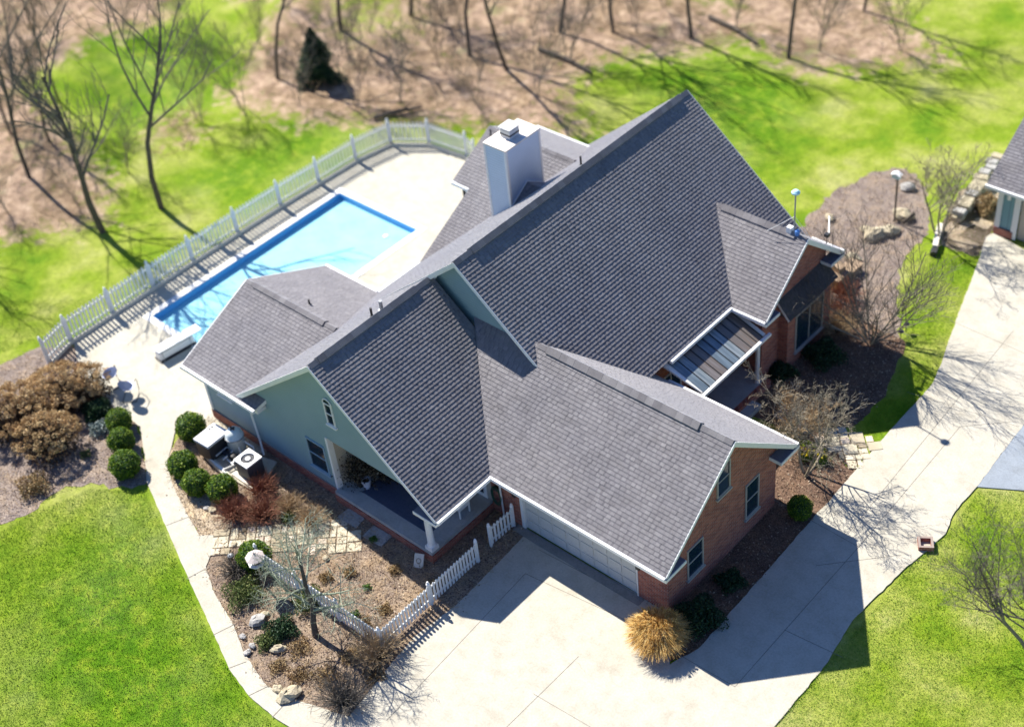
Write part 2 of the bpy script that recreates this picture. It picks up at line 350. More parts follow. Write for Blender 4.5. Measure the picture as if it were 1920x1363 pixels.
def seg_dist(P, poly):
    d = np.full(len(P), 1e9); n = len(poly)
    for i in range(n):
        a = np.array(poly[i]); b = np.array(poly[(i+1) % n]); ab = b-a
        t = np.clip(((P-a)@ab)/max(ab@ab, 1e-9), 0, 1); q = a+t[:, None]*ab
        d = np.minimum(d, np.linalg.norm(P-q, axis=1))
    return d
def soft(P, poly, w):
    d = seg_dist(P, poly); s = np.where(inpoly(P, poly), d, -d); return np.clip(.5+s/w, 0, 1)
def make_ground():
    xs = np.arange(-120, 60, .75); ys = np.arange(-50, 130, .75)
    X, Y = np.meshgrid(xs, ys, indexing='ij'); P = np.stack([X.ravel(), Y.ravel()], 1)
    nx, ny = len(xs), len(ys)
    lit = np.zeros(len(P)); 
    for poly, w, k in LITTER: lit = np.maximum(lit, k*soft(P, poly, w))
    for poly, w, k in CLEAR: lit = lit*(1-k*soft(P, poly, w))
    lush = np.zeros(len(P))
    for poly, w, k in LUSH: lush = np.maximum(lush, k*soft(P, poly, w))
    h = np.zeros(len(P)); far = np.clip((seg_dist(P, [(-23, -10), (-23, 17), (10, 45)])*np.where(P[:, 0] < -22, 1, .0)-2)/12, 0, 1)
    h = GZ+far*.5*(np.sin(P[:, 0]*.35+1)*np.cos(P[:, 1]*.27)+.4*np.sin(P[:, 0]*.9)*np.sin(P[:, 1]*.8))
    v = np.column_stack([P, h]).astype(np.float32)
    i = np.arange((nx-1)*(ny-1)); a = (i//(ny-1))*ny+i % (ny-1)
    f = np.stack([a, a+ny, a+ny+1, a+1], 1)
    cx, cy = P[a, 0]+.375, P[a, 1]+.375
    f = f[~((cx > POOL[0]-.2) & (cx < POOL[1]+.2) & (cy > POOL[2]-.2) & (cy < POOL[3]+.2))]
    me = bpy.data.meshes.new('lawn'); me.vertices.add(len(v)); me.vertices.foreach_set('co', v.ravel())
    me.loops.add(len(f)*4); me.loops.foreach_set('vertex_index', f.ravel().astype(np.int32))
    me.polygons.add(len(f)); me.polygons.foreach_set('loop_start', np.arange(0, len(f)*4, 4, dtype=np.int32))
    for nme, val in (('litter', lit), ('lush', lush)):
        at = me.attributes.new(nme, 'FLOAT', 'POINT'); at.data.foreach_set('value', val.astype(np.float32))
    me.materials.append(GR); me.update(calc_edges=True)
    struct(link('lawn', me))
    b = MB(); b.add([(-900, -700, GZ-.6), (700, -700, GZ-.6), (700, 1000, GZ-.6), (-900, 1000, GZ-.6)], [(0, 1, 2, 3)])
    o = b.build('far_ground', GR); struct(o)
LITTER = [(GP([(-300, 60), (60, -60), (330, -40), (330, 40), (180, 90), (60, 160), (210, 330), (200, 420), (80, 440), (-60, 470), (-400, 420)]), 3.5, .95),
          (GP([(330, -60), (520, 20), (400, 160), (440, 205), (560, 232), (700, 235), (900, 240), (1010, 255), (1110, 260), (1100, 170), (1200, 120), (1400, 80), (1500, 140), (1620, 130), (1790, 120), (1700, 30), (1600, -60), (1400, -200), (800, -220)]), 4, .95),
          (GP([(270, 210), (380, 190), (400, 260), (300, 300), (250, 260)]), 3, .6)]
CLEAR = [(GP([(1080, 130), (1180, 95), (1260, 150), (1180, 220), (1090, 210)]), 3, .6), (GP([(600, 0), (760, -40), (760, 60), (640, 70)]), 4, .6), (GP([(380, 60), (480, 20), (430, 150)]), 3, .7), (GP([(1250, -10), (1400, -30), (1380, 20)]), 3, .5)]
LUSH = [(GP([(250, 940), (320, 1060), (400, 1200), (560, 1380), (300, 1500), (0, 1300), (60, 1100)]), 4, .9), (GP([(560, 235), (700, 240), (600, 290), (420, 380), (330, 340)]), 2.5, .8),
        (GP([(1150, 130), (1400, 100), (1520, 200), (1450, 330), (1330, 260)]), 3, .8), (GP([(200, 60), (420, 60), (380, 180), (250, 250), (150, 180)]), 3, .7)]
make_ground()

def sheet(name, poly, z, m, thick=.12, jag=0.0, step=.25):
    pts = []
    for i in range(len(poly)):
        a = Vector(poly[i]); b = Vector(poly[(i+1) % len(poly)]); n = max(1, int((b-a).length/step)) if jag else 1
        for k in range(n):
            p = a.lerp(b, k/n)
            if jag: p = p+Vector((random.uniform(-jag, jag), random.uniform(-jag, jag)))
            pts.append(p)
    mb = MB().prism([(p.x, p.y, z-thick) for p in pts], (0, 0, thick))
    return struct(mb.build(name, m))
P_drive, P_walk = GP(drive_px), GP(walk_px)
P_bf, P_bl, P_bg, P_bc, P_bn, P_bnb = [GP(q) for q in (bed_front_px, bed_left_px, bed_gable_px, bed_court_px, bed_north_px, bed_neigh_px)]
sheet('driveway', P_drive, 0, CON, .3, .018, .22)
sheet('walkway', [p for p in P_walk], .004, CON, .3, .015, .22)
asp = GP([(1832, 912), (1878, 850), (1920, 795), (2120, 700), (2300, 900), (1960, 922)])
sheet('neighbor_road', asp, -.004, ASPH, .3)
# pool deck with a hole for the pool: four slabs round it
x0, x1, y0, y1 = POOL
pd = MB(); top = .008
pd.prism([(-21.75, -3.72, -.3), (x0, -3.72, -.3), (x0, 15.35, -.3), (-21.15, 14.9, -.3), (-21.5, 13, -.3), (-21.75, 8, -.3)], (0, 0, .3+top))
pd.box(x0, x1, -3.72, y0, -.3, top)
pd.prism([(x0, y1, -.3), (x1, y1, -.3), (x1, 16.3, -.3), (-17.1, 16.1, -.3), (-19.5, 15.9, -.3), (x0, 15.35, -.3)], (0, 0, .3+top))
pd.box(x1, -9.9, -3.72, 16.3, -.3, top)
struct(pd.build('pool_deck', CON2))
sheet('front_bed', P_bf, -.03, MUL, .1, .05)
sheet('west_bed', P_bl, -.034, MULG, .1, .12)
sheet('gable_bed', P_bg, -.03, MULD, .1, .04)
sheet('court_bed', P_bc, -.038, MULD, .1, .08)
sheet('north_bed', P_bn, -.042, MULG, .1, .15)
sheet('neighbor_bed', P_bnb, -.045, GRAV, .1, .1)
sheet('fence_strip_bed', [(-22.15, -5), (-21.7, -5), (-21.7, 14), (-22.15, 14)], -.05, MUL, .1, .06)
sheet('gravel_strip', GP([(322, 838), (355, 860), (420, 930), (440, 985), (400, 1002), (376, 1003), (352, 965), (325, 912), (312, 870)]), -.02, GRAV, .1, .03)

# driveway control joints: narrow recessed-looking tooled grooves laid as thin dark sheets
jm = noisy('joint_dirt', (.16, .15, .13), (.24, .22, .19), 3, .95, .1, 0)
jb = MB()
def joint(a, b, w=.016, z=.004):
    jb.obox(G(*a), G(*b), w, z-.002, z)
for a, b in [((1378, 1287), (1610, 1025)), ((1610, 1025), (1800, 800)), ((1610, 1025), (1430, 925)), ((1378, 1287), (1270, 1225)), ((1470, 1180), (1580, 1232)), ((725, 1350), (985, 1075)),
             ((1085, 1230), (830, 1480)), ((985, 1075), (1190, 1170)), ((1000, 1300), (1240, 1440)), ((1800, 800), (1905, 790)), ((1700, 735), (1910, 800)), ((1780, 600), (1960, 680)), ((1590, 1000), (1900, 620)), ((1530, 1060), (1690, 1040)), ((1010, 1030), (1190, 1125))]:
    joint(a, b)
for a, b in [((400, 1190), (440, 1170)), ((466, 1304), (505, 1285)), ((350, 1085), (393, 1062)), ((312, 985), (356, 968)), ((510, 1345), (545, 1308)), ((430, 1252), (462, 1240))]:
    joint(a, b, .03, .008)
struct(jb.build('control_joint_lines', jm))

# pool: shell walls, coping, water with a pale cover
PW = noisy('pool_liner', (.08, .34, .72), (.12, .42, .80), 2, .4, .4, 0)
pb = MB()
for q in ((x0-.0, x0+.03, y0, y1), (x1-.03, x1, y0, y1), (x0+.03, x1-.03, y0, y0+.03), (x0+.03, x1-.03, y1-.03, y1)): pb.box(q[0], q[1], q[2], q[3], -1.2, .0)
pool = empty('swimming_pool', 'rectangular swimming pool with pale turquoise surface behind the house', 'pool', ((x0+x1)/2, (y0+y1)/2, 0))
pb.build('pool_wall', PW, pool)
cb = MB()
for q in ((x0-.3, x0, y0-.3, y1+.3), (x1, x1+.3, y0-.3, y1+.3), (x0, x1, y0-.3, y0), (x0, x1, y1, y1+.3)): cb.box(q[0], q[1], q[2], q[3], -.1, .03)
cb.build('coping', noisy('coping_stone', (.74, .73, .70), (.82, .81, .78), 2, .6), pool)
wm = mat('pool_water', (.26, .68, .84), .12, .5)
wc = ramp(wm, noise(wm, 1.1, 4), [(.3, (.27, .61, .71)), (.7, (.34, .67, .74))])
base(wm, wc); bump(wm, noise(wm, 5, 3), .15, .02)
wb = MB(); wb.box(x0+.035, x1-.035, y0+.035, y1-.035, -1.1, -.30)
struct(wb.build('pool_water', wm))
sb = MB(); sb.lathe((0, 0, 0), [(.10, -.01), (.12, .01), (.05, .03)], 12)
o = sb.build('pool_float', WH); tag(o, 'small white round float on the far end of the pool', 'float'); o.location = (x1-1.2, y1-.9, -.285)

# flagstone paths
FLG = rnd_mat('flagstone', [(0, (.40, .32, .22)), (.3, (.55, .48, .36)), (.7, (.66, .60, .47)), (1, (.70, .56, .46))], .9, .1, 0, 2)
def flagstones(name, poly, z, size, ang):
    ca, sa = math.cos(ang), math.sin(ang)
    q = [(p[0]*ca+p[1]*sa, -p[0]*sa+p[1]*ca) for p in poly]; a = np.array(q); lo, hi = a.min(0), a.max(0); mb = MB()
    def cut(x0, x1, y0, y1):
        w, h = x1-x0, y1-y0
        if max(w, h) > size*random.uniform(1.0, 2.0):
            t = random.uniform(.35, .65)
            if w > h: cut(x0, x0+w*t, y0, y1); cut(x0+w*t, x1, y0, y1)
            else: cut(x0, x1, y0, y0+h*t); cut(x0, x1, y0+h*t, y1)
            return
        if not inpoly(np.array([[(x0+x1)/2, (y0+y1)/2]]), q)[0]: return
        g = .02; j = lambda: random.uniform(-.012, .02)
        c = [(x0+g+j(), y0+g+j()), (x1-g-j(), y0+g+j()), (x1-g-j(), y1-g-j()), (x0+g+j(), y1-g-j())]
        zz = z+random.uniform(-.008, .008)
        mb.prism([(u*ca-v*sa, u*sa+v*ca, zz-.06) for u, v in c], (0, 0, .06), random.random())
    cut(lo[0], hi[0], lo[1], hi[1]); return struct(mb.build(name, FLG))
flagstones('flagstone_path', GP([(400, 1002), (440, 990), (560, 985), (640, 975), (700, 1012), (655, 1035), (560, 1030), (480, 1032), (398, 1040)]), .01, .42, math.atan2(G(640, 1000)[1]-G(410, 1020)[1], G(640, 1000)[0]-G(410, 1020)[0]))
flagstones('court_flagstones', GP([(1540, 815), (1575, 800), (1652, 828), (1605, 878), (1560, 850), (1530, 838)]), .01, .45, .75)
st = MB()
for a in ([(660, 948), (690, 965), (668, 990), (632, 970)], [(700, 985), (735, 1005), (715, 1025), (680, 1005)], [(1470, 760), (1500, 775), (1480, 795), (1450, 780)], [(1500, 785), (1530, 800), (1512, 815), (1485, 803)]):
    st.prism([(*p, -.05) for p in GP(a)], (0, 0, .07))
struct(st.build('stepping_stones', ROCKG))

# ---------------------------------------------------------------- the house
H = empty('house', 'large house with grey shingle gables, teal siding and brick garage wing', 'house', (-3, 5, 0))
def roofplane(poly, u, m=SH, parent=H, name='roof', e=.143, lift=.035, thick=.17, deck=True, seed=None):
    """poly: 3D planar polygon; u: unit direction of the courses; tabs laid as real overlapping pieces"""
    P = [Vector(p) for p in poly]; u = Vector(u).normalized()
    n = Vector((0, 0, 0))
    for i in range(len(P)): n += P[i].cross(P[(i+1) % len(P)])
    n.normalize()
    if n.z < 0: n = -n
    v = n.cross(u).normalized()
    if v.z < 0: v = -v
    O = P[0]; Q = [((p-O).dot(u), (p-O).dot(v)) for p in P]
    v0 = min(q[1] for q in Q); v1 = max(q[1] for q in Q)
    def spans(vv):
        xs = []
        for i in range(len(Q)):
            (a, b), (c, d) = Q[i], Q[(i+1) % len(Q)]
            if (b > vv) != (d > vv): xs.append(a+(vv-b)*(c-a)/(d-b))
        xs.sort(); return [(xs[i], xs[i+1]) for i in range(0, len(xs)-1, 2)]
    vs, rn = [], []
    k = 0; vv = v0-.0
    while vv < v1-1e-4:
        ve = min(vv+e, v1); lo = spans(vv+1e-4); hi = spans(ve-1e-4)
        if len(lo) == len(hi):
            for (a0, a1), (b0, b1) in zip(lo, hi):
                s = min(a0, b0); end = max(a1, b1); s -= random.random()*.2
                c = [s]
                tg = [0]
                while c[-1] < end: tg.append(1-tg[-1] if random.random() < .85 else 1); c.append(c[-1]+(random.uniform(.12, .17) if tg[-1] else random.uniform(.05, .09)))
                for i in range(len(c)-1):
                    ul0, ul1 = max(c[i], a0), min(c[i+1], a1); uh0, uh1 = max(c[i], b0), min(c[i+1], b1)
                    if ul1 <= ul0 and uh1 <= uh0: continue
                    if ul1 < ul0: ul0 = ul1 = min(max(c[i], a0), a1)
                    if uh1 < uh0: uh0 = uh1 = min(max(c[i], b0), b1)
                    t = lift*.50+(.004 if tg[i+1] else 0)
                    p = [O+u*ul0+v*vv+n*(t+.004), O+u*ul1+v*vv+n*(t+.004), O+u*uh1+v*ve+n*.006, O+u*uh0+v*ve+n*.006]
                    g = (random.choice((.55, .62, .7, .75)) if tg[i+1] else random.choice((.3, .4, .5))) + random.uniform(-.12, .12)
                    vs += p; rn.append(g)
                    vs += [O+u*ul0+v*vv-n*.002, O+u*ul1+v*vv-n*.002, p[1], p[0]]; rn.append(g*.6)
        vv += e; k += 1
    o = npmesh(name, [tuple(p) for p in vs], 4, m, parent, rnd=np.clip(np.array(rn), 0, 1))
    if deck: MB().prism([tuple(p) for p in P], tuple(-n*thick)).build('roof_deck', WH, parent)
    return o
X, Y = (1, 0, 0), (0, 1, 0)
ME, MW = lambda x: 6.933-.8003*(x+5.2), lambda x: 6.933+.8*(x+5.2)
UE, UW = lambda x: 8.227-.827*(x+3.775), lambda x: 8.227+.83*(x+3.775)
GS, GN = lambda y: 2.774+.8238*(y+.67), lambda y: 2.774+.8238*(6.64-y)
YR = 2.985; HR = GS(YR)
roofplane([(-5.2, -3.34, ME(-5.2)), (0, -3.34, ME(0)), (0, -.67, ME(0)), (-3.35, 2.6, ME(-3.35)), (-5.2, 2.6, ME(-5.2))], Y)
roofplane([(-5.2, -3.34, MW(-5.2)), (-5.2, 2.75, MW(-5.2)), (-10.35, 2.75, MW(-10.35)), (-10.35, -3.34, MW(-10.35))], Y)
roofplane([(-3.775, 2.436, UE(-3.775)), (1.91, 2.436, UE(1.91)), (1.91, 15.73, UE(1.91)), (-3.775, 15.73, UE(-3.775))], Y)
roofplane([(-3.775, 2.436, UW(-3.775)), (-3.775, 15.73, UW(-3.775)), (-10.35, 15.73, UW(-10.35)), (-10.35, 2.436, UW(-10.35))], Y)
roofplane([(0, -.67, GS(-.67)), (7.45, -.67, GS(-.67)), (7.45, YR, HR), (-3.7, YR, HR)], X)
roofplane([(7.45, YR, HR), (7.45, 6.64, GN(6.64)), (-.3, 6.64, GN(6.64)), (-.3, YR, HR)], X)
CG = lambda d: 5.63-.827*d
roofplane([(-.63, 13.25, CG(0)), (1.965, 10.65, CG(2.6)), (3.45, 10.65, CG(2.6)), (3.45, 13.25, CG(0))], X)
roofplane([(-.63, 13.25, CG(0)), (3.45, 13.25, CG(0)), (3.45, 15.85, CG(2.6)), (1.965, 15.85, CG(2.6))], X)
LW = lambda d: 4.53-.452*d
roofplane([(-13.4, -3.42, LW(3.72)), (-9.1, -3.42, LW(3.72)), (-8.15, .3, LW(0)), (-13.4, .3, LW(0))], X)
roofplane([(-13.4, .3, LW(0)), (-8.15, .3, LW(0)), (-9.9, 4.02, LW(3.72)), (-13.4, 4.02, LW(3.72))], X)
W2 = lambda y: 2.77+.54*(y-6.5)
W2N = lambda y: W2(12.2)-.53*(y-12.2)
roofplane([(-10.4, 6.5, W2(6.5)), (-10.1, 6.5, W2(6.5)), (-6.5, 12.2, W2(12.2)), (-11.35, 12.2, W2(12.2)), (-11.35, 9.75, W2(9.75)), (-10.4, 9.75, W2(9.75))], X)
roofplane([(-11.35, 12.2, W2(12.2)), (-6.5, 12.2, W2(12.2)), (-8.1, 14.95, W2N(14.95)), (-11.35, 14.95, W2N(14.95))], X)
# small dry cricket behind the chimney
roofplane([(-7.10, 8.78, UW(-7.10)), (-6.35, 9.75, UW(-6.35)+.02), (-7.10, 9.75, UW(-6.35)+.02)], X, deck=False)
roofplane([(-7.10, 10.75, UW(-7.10)), (-7.10, 9.75, UW(-6.35)+.02), (-6.35, 9.75, UW(-6.35)+.02)], X, deck=False)

# ridge caps and raised ridge vents
def ridge(a, b, s0, s1, w=.15, h=.05, name='ridge_vent', mat_=SHC, lay=.3):
    """strip folded over the ridge: s0,s1 = slopes of the two sides"""
    a, b = Vector(a), Vector(b); d = (b-a); Ln = d.length; d.normalize(); side = Vector((d.y, -d.x, 0)).normalized()
    mb = MB(); n = max(1, int(Ln/lay)) if lay else 1
    for i in range(n):
        p, q = a+d*(Ln*i/n), a+d*(Ln*(i+1)/n); hh = h+(.006 if i % 2 else 0)
        prof = [(side*w, -s0*w+.02), (side*w, -s0*w+hh), (side*0, hh+.02), (-side*w, -s1*w+hh), (-side*w, -s1*w+.02)]
        v = [p+o_+Vector((0, 0, z)) for o_, z in prof]+[q+o_+Vector((0, 0, z)) for o_, z in prof]
        mb.add(v, [(0, 1, 2, 3, 4), (9, 8, 7, 6, 5), (0, 5, 6, 1), (1, 6, 7, 2), (2, 7, 8, 3), (3, 8, 9, 4)], random.uniform(.3, .9))
    return mb.build(name, mat_, H)
ridge((-5.2, -3.30, 6.95), (-5.2, 2.4, 6.95), .8, .8, .14, .025, 'ridge_cap')
ridge((-5.2, -2.9, 6.97), (-5.2, 1.75, 6.97), .8, .8, .17, .055)
ridge((-3.775, 2.45, 8.25), (-3.775, 15.7, 8.25), .827, .83, .14, .025, 'ridge_cap')
ridge((-3.775, 3.3, 8.27), (-3.775, 15.2, 8.27), .827, .83, .17, .06)
ridge((-.6, YR, HR+.02), (7.42, YR, HR+.02), .824, .824, .14, .02, 'ridge_cap')
ridge((-.2, YR, HR+.035), (6.15, YR, HR+.035), .824, .824, .19, .06)
ridge((-.5, 13.25, 5.65), (3.43, 13.25, 5.65), .827, .827, .13, .02, 'ridge_cap')
ridge((-.3, 13.25, 5.66), (2.95, 13.25, 5.66), .827, .827, .18, .055)
ridge((-13.38, .3, 4.55), (-8.3, .3, 4.55), .452, .452, .13, .015, 'ridge_cap')
ridge((-12.9, .3, 4.56), (-8.9, .3, 4.56), .452, .452, .17, .05)
ridge((-11.3, 12.2, W2(12.2)+.02), (-6.7, 12.2, W2(12.2)+.02), .53, .53, .13, .02, 'ridge_cap')

# gutters
def gutter(a, b):
    a, b = Vector(a), Vector(b)
    MB().obox(a, b, .11, a.z-.13, a.z+.0).build('gutter', GUT, H)
gutter((.06, -3.34, 2.77), (.06, -.72, 2.77)); gutter((.0, -.73, 2.78), (7.46, -.73, 2.78)); gutter((2.0, 6.70, 2.78), (7.46, 6.70, 2.78))
gutter((1.97, 6.9, 3.52), (1.97, 10.6, 3.52)); gutter((2.0, 10.59, 3.48), (3.45, 10.59, 3.48)); gutter((2.0, 15.91, 3.48), (3.45, 15.91, 3.48))
gutter((-13.42, -3.49, 2.86), (-9.1, -3.49, 2.86)); gutter((-13.42, 4.09, 2.86), (-10.4, 4.09, 2.86)); gutter((-10.42, 4.1, 2.8), (-10.42, 6.5, 2.8))
gutter((-11.35, 15.02, W2N(14.95)), (-8.3, 15.02, W2N(14.95))); gutter((-11.35, 9.70, W2(9.75)), (-10.4, 9.70, W2(9.75)))

# walls
def wall(poly, ext, m, name='wall', parent=H): return MB().prism(poly, ext).build(name, m, parent)
yS = -2.95
wall([(-13, yS, .42), (-5.74, yS, .42), (-5.74, yS, 3.02), (-.62, yS, 3.02), (-5.2, yS, 6.74), (-9.9, yS, 2.95), (-13, yS, 2.78)], (0, .16, 0), SID)
wall([(-13, yS+.16, .42), (-13, 3.6, .42), (-13, 3.6, 2.82), (-13, .3, 4.33), (-13, yS+.16, 2.8)], (.16, 0, 0), SID)
wall([(-13, 3.6, .0), (-10, 3.6, .0), (-10, 3.6, 2.8), (-13, 3.6, 2.8)], (0, -.16, 0), SID)
wall([(-10, 3.6, 0), (-10, 9.9, 0), (-10, 9.9, 2.85), (-10, 3.6, 2.85)], (.16, 0, 0), SID)
wall([(-11, 9.9, 0), (-11, 14.5, 0), (-11, 14.5, 4.35), (-11, 12.2, 5.6), (-11, 9.9, 4.4)], (.16, 0, 0), SID)
wall([(-11, 9.9, 0), (-10, 9.9, 0), (-10, 9.9, 4.4), (-11, 9.9, 4.4)], (0, .16, 0), SID)
wall([(-11, 14.5, 0), (1.4, 14.5, 0), (1.4, 14.5, 3.6), (-8.5, 14.5, 3.9), (-11, 14.5, 4.3)], (0, -.16, 0), SID)
wall([(-10, 15.3, 0), (1.4, 15.3, 0), (1.4, 15.3, 3.7), (-3.775, 15.3, 8.0), (-10, 15.3, 2.9)], (0, -.16, 0), SID)
wall([(-9.9, 2.85, 2.6), (1.4, 2.85, 3.0), (1.4, 2.85, 3.74), (-3.775, 2.85, 8.02), (-9.9, 2.85, 2.98)], (0, .16, 0), SID, 'upper_gable_wall')
# brick: foundation, garage wing, front wall, cross gable
wall([(-13.03, yS-.05, -.1), (-5.7, yS-.05, -.1), (-5.7, yS-.05, .42), (-13.03, yS-.05, .42)], (0, .25, 0), BR, 'brick_foundation')
wall([(-13.03, yS+.21, -.1), (-13.03, 3.6, -.1), (-13.03, 3.6, .42), (-13.03, yS+.21, .42)], (.2, 0, 0), BR, 'brick_foundation')
wall([(-.78, 0, 0), (.70, 0, 0), (.70, 0, 2.75), (-.78, 0, 2.75)], (0, .2, 0), BR)
wall([(5.76, 0, -.1), (6.799, 0, -.1), (6.799, 0, 2.9), (5.76, 0, 2.9)], (0, .2, 0), BR)
wall([(.70, 0, 2.2), (5.76, 0, 2.2), (5.76, 0, 2.9), (.70, 0, 2.9)], (0, .2, 0), BR)
wall([(7.0, -.003, -.1), (7.0, 6.1, -.1), (7.0, 6.1, 2.98), (7.0, YR, 5.55), (7.0, -.003, 3.12)], (-.2, 0, 0), BR, 'garage_gable_wall')
wall([(1.45, 6.1, -.1), (6.8, 6.1, -.1), (6.8, 6.1, 2.9), (1.45, 6.1, 2.9)], (0, -.2, 0), BR)
wall([(1.45, 6.1, 0), (1.45, 11.2, 0), (1.45, 11.2, 3.55), (1.45, 6.1, 3.55)], (-.2, 0, 0), BR)
wall([(3.0, 11.1, -.1), (3.0, 15.35, -.1), (3.0, 15.35, 3.75), (3.0, 13.25, 5.4), (3.0, 11.1, 3.65)], (-.2, 0, 0), BR, 'cross_gable_wall')
wall([(1.25, 11.1, -.1), (2.8, 11.1, -.1), (2.8, 11.1, 3.6), (1.25, 11.1, 3.6)], (0, .2, 0), BR)
wall([(-9, 15.35, -.1), (2.8, 15.35, -.1), (2.8, 15.35, 3.6), (-9, 15.35, 3.6)], (0, -.04, 0), BR)
# window bay on the cross gable with its own small roof in shade-darkened shingles
bay = MB(); bay.box(3.003, 3.42, 12.2, 15.15, -.1, 2.55); bayo = bay.build('window_bay', BR, H)
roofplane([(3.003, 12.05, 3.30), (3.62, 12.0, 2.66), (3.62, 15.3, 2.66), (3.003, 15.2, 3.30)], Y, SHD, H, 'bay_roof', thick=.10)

def window(x, y, z0, z1, w, face, name='window', cols=2, arch=False, parent=H, fm=WH):
    """face '+x' or '-y' : centre coordinate along the wall"""
    f = MB(); g = MB(); t = .05
    def bx(mb, a0, a1, zz0, zz1, d0, d1):
        if face == '+x': mb.box(x+d0, x+d1, y+a0, y+a1, zz0, zz1)
        elif face == '-x': mb.box(x-d1, x-d0, y+a0, y+a1, zz0, zz1)
        else: mb.box(x+a0, x+a1, y-d1, y-d0, zz0, zz1)
    bx(f, -w/2, -w/2+t, z0, z1, 0, .05); bx(f, w/2-t, w/2, z0, z1, 0, .05)
    bx(f, -w/2+t, w/2-t, z0, z0+t, 0, .05); bx(f, -w/2+t, w/2-t, z1-t, z1, 0, .05)
    zm = (z0+z1)/2
    if cols > 1:
        for i in range(1, cols): bx(f, -w/2+t+(w-2*t)*i/cols-.02, -w/2+t+(w-2*t)*i/cols+.02, z0+t, z1-t, .002, .04)
    else: bx(f, -w/2+t, w/2-t, zm-.02, zm+.02, .002, .035)
    bx(g, -w/2+t, w/2-t, z0+t, z1-t, .001, .015)
    o = f.build(name, fm, parent); g.build('glass', GLASS, o)
    s_ = MB(); bx(s_, -w/2-.05, w/2+.05, z0-.07, z0-.002, 0, .09); s_.build('sill', fm, o)
    return o
DFR = noisy('taupe_frame', (.34, .32, .30), (.42, .40, .37), 3, .5)
window(7.0, 3.0, 3.22, 4.55, .72, '+x', cols=1, fm=DFR); window(7.0, 4.66, .82, 2.45, .78, '+x', cols=1, fm=DFR); window(7.0, 1.44, .76, 2.15, .86, '+x', cols=1, fm=DFR)
window(3.42, 13.65, .55, 2.35, 1.9, '+x', cols=2, fm=DFR)
BGF = noisy('blue_grey_frame', (.24, .36, .44), (.30, .42, .50), 3, .5); window(-6.5, yS, .98, 2.4, 1.0, '-y', cols=1, fm=BGF); window(-5.15, yS, 3.98, 5.0, .42, '-y', cols=1)
window(-11.75, yS, 1.7, 2.4, .8, '-y', cols=1)
window(-13.0, 0.0, 1.0, 2.2, 1.4, '-x', cols=2); window(-11.0, 12.2, 1.0, 2.2, 1.8, '-x', cols=3)
# arched head over the little attic window
ah = MB(); pts = [(-5.15+.21*math.cos(t), yS, 5.0+.21*math.sin(t)) for t in [math.pi*i/10 for i in range(11)]]
ah.prism(pts, (0, -.03, 0)); o = ah.build('arched_pane', GLASS, H); ao = MB(); ao.tube([(p[0]*1.0, yS-.03, p[2]) for p in pts], .03, 6); ao.build('arch_trim', WH, o)
# corner boards
cbm = MB(); cbm.box(-13.03, -12.9, yS-.03, yS, .42, 2.8); cbm.build('corner_board', WH, H); MB().box(-5.8, -5.70, yS-.03, yS+.2, .42, 3.02).build('corner_board', WH, H)
# rake boards
def rake(a, b, w=.15, out=(0, -1, 0)):
    a, b, o_ = Vector(a), Vector(b), Vector(out)*.03; dn = Vector((0, 0, -w))
    MB().prism([a, b, b+dn, a+dn], o_).build('rake_board', WH, H)
for (xa, ya, za), (xb, yb, zb), o_ in [((-5.2, -3.34, ME(-5.2)+.02), (.0, -3.34, 2.79), (0, -1, 0)), ((-5.2, -3.34, MW(-5.2)+.02), (-10.35, -3.34, MW(-10.35)+.02), (0, -1, 0)),
                          ((-3.775, 2.436, 8.24), (1.91, 2.436, UE(1.91)+.02), (0, -1, 0)), ((-3.775, 2.436, 8.24), (-10.35, 2.436, UW(-10.35)+.02), (0, -1, 0)),
                          ((7.45, -.67, 2.79), (7.45, YR, HR+.02), (1, 0, 0)), ((7.45, 6.64, 2.79), (7.45, YR, HR+.02), (1, 0, 0)),
                          ((3.45, 10.65, 3.5), (3.45, 13.25, 5.65), (1, 0, 0)), ((3.45, 15.85, 3.5), (3.45, 13.25, 5.65), (1, 0, 0)),
                          ((-13.4, -3.42, LW(3.72)+.02), (-13.4, .3, 4.55), (-1, 0, 0)), ((-13.4, 4.02, LW(3.72)+.02), (-13.4, .3, 4.55), (-1, 0, 0)),
                          ((-3.775, 15.73, 8.24), (1.91, 15.73, UE(1.91)+.02), (0, 1, 0))]:
    rake((xa, ya, za), (xb, yb, zb), .16, o_)
# cornice returns at the gable feet: white box with dark flashing top
def ret(x0, x1, y0, y1, z):
    o = MB().box(x0, x1, y0, y1, z-.16, z-.03).build('cornice_return', WH, H)
    MB().box(x0+.02, x1-.02, y0+.02, y1-.02, z-.03, z).build('return_flashing', BLUED, o)
ret(7.003, 7.5, -.72, .35, 2.72); ret(7.003, 7.5, 5.65, 6.72, 2.72)
ret(3.003, 3.5, 10.6, 11.5, 3.42); ret(3.003, 3.5, 14.95, 15.9, 3.42)
ret(-1.05, .03, -3.4, -2.955, 2.70); ret(-10.3, -9.1, -3.36, -2.955, 2.74)
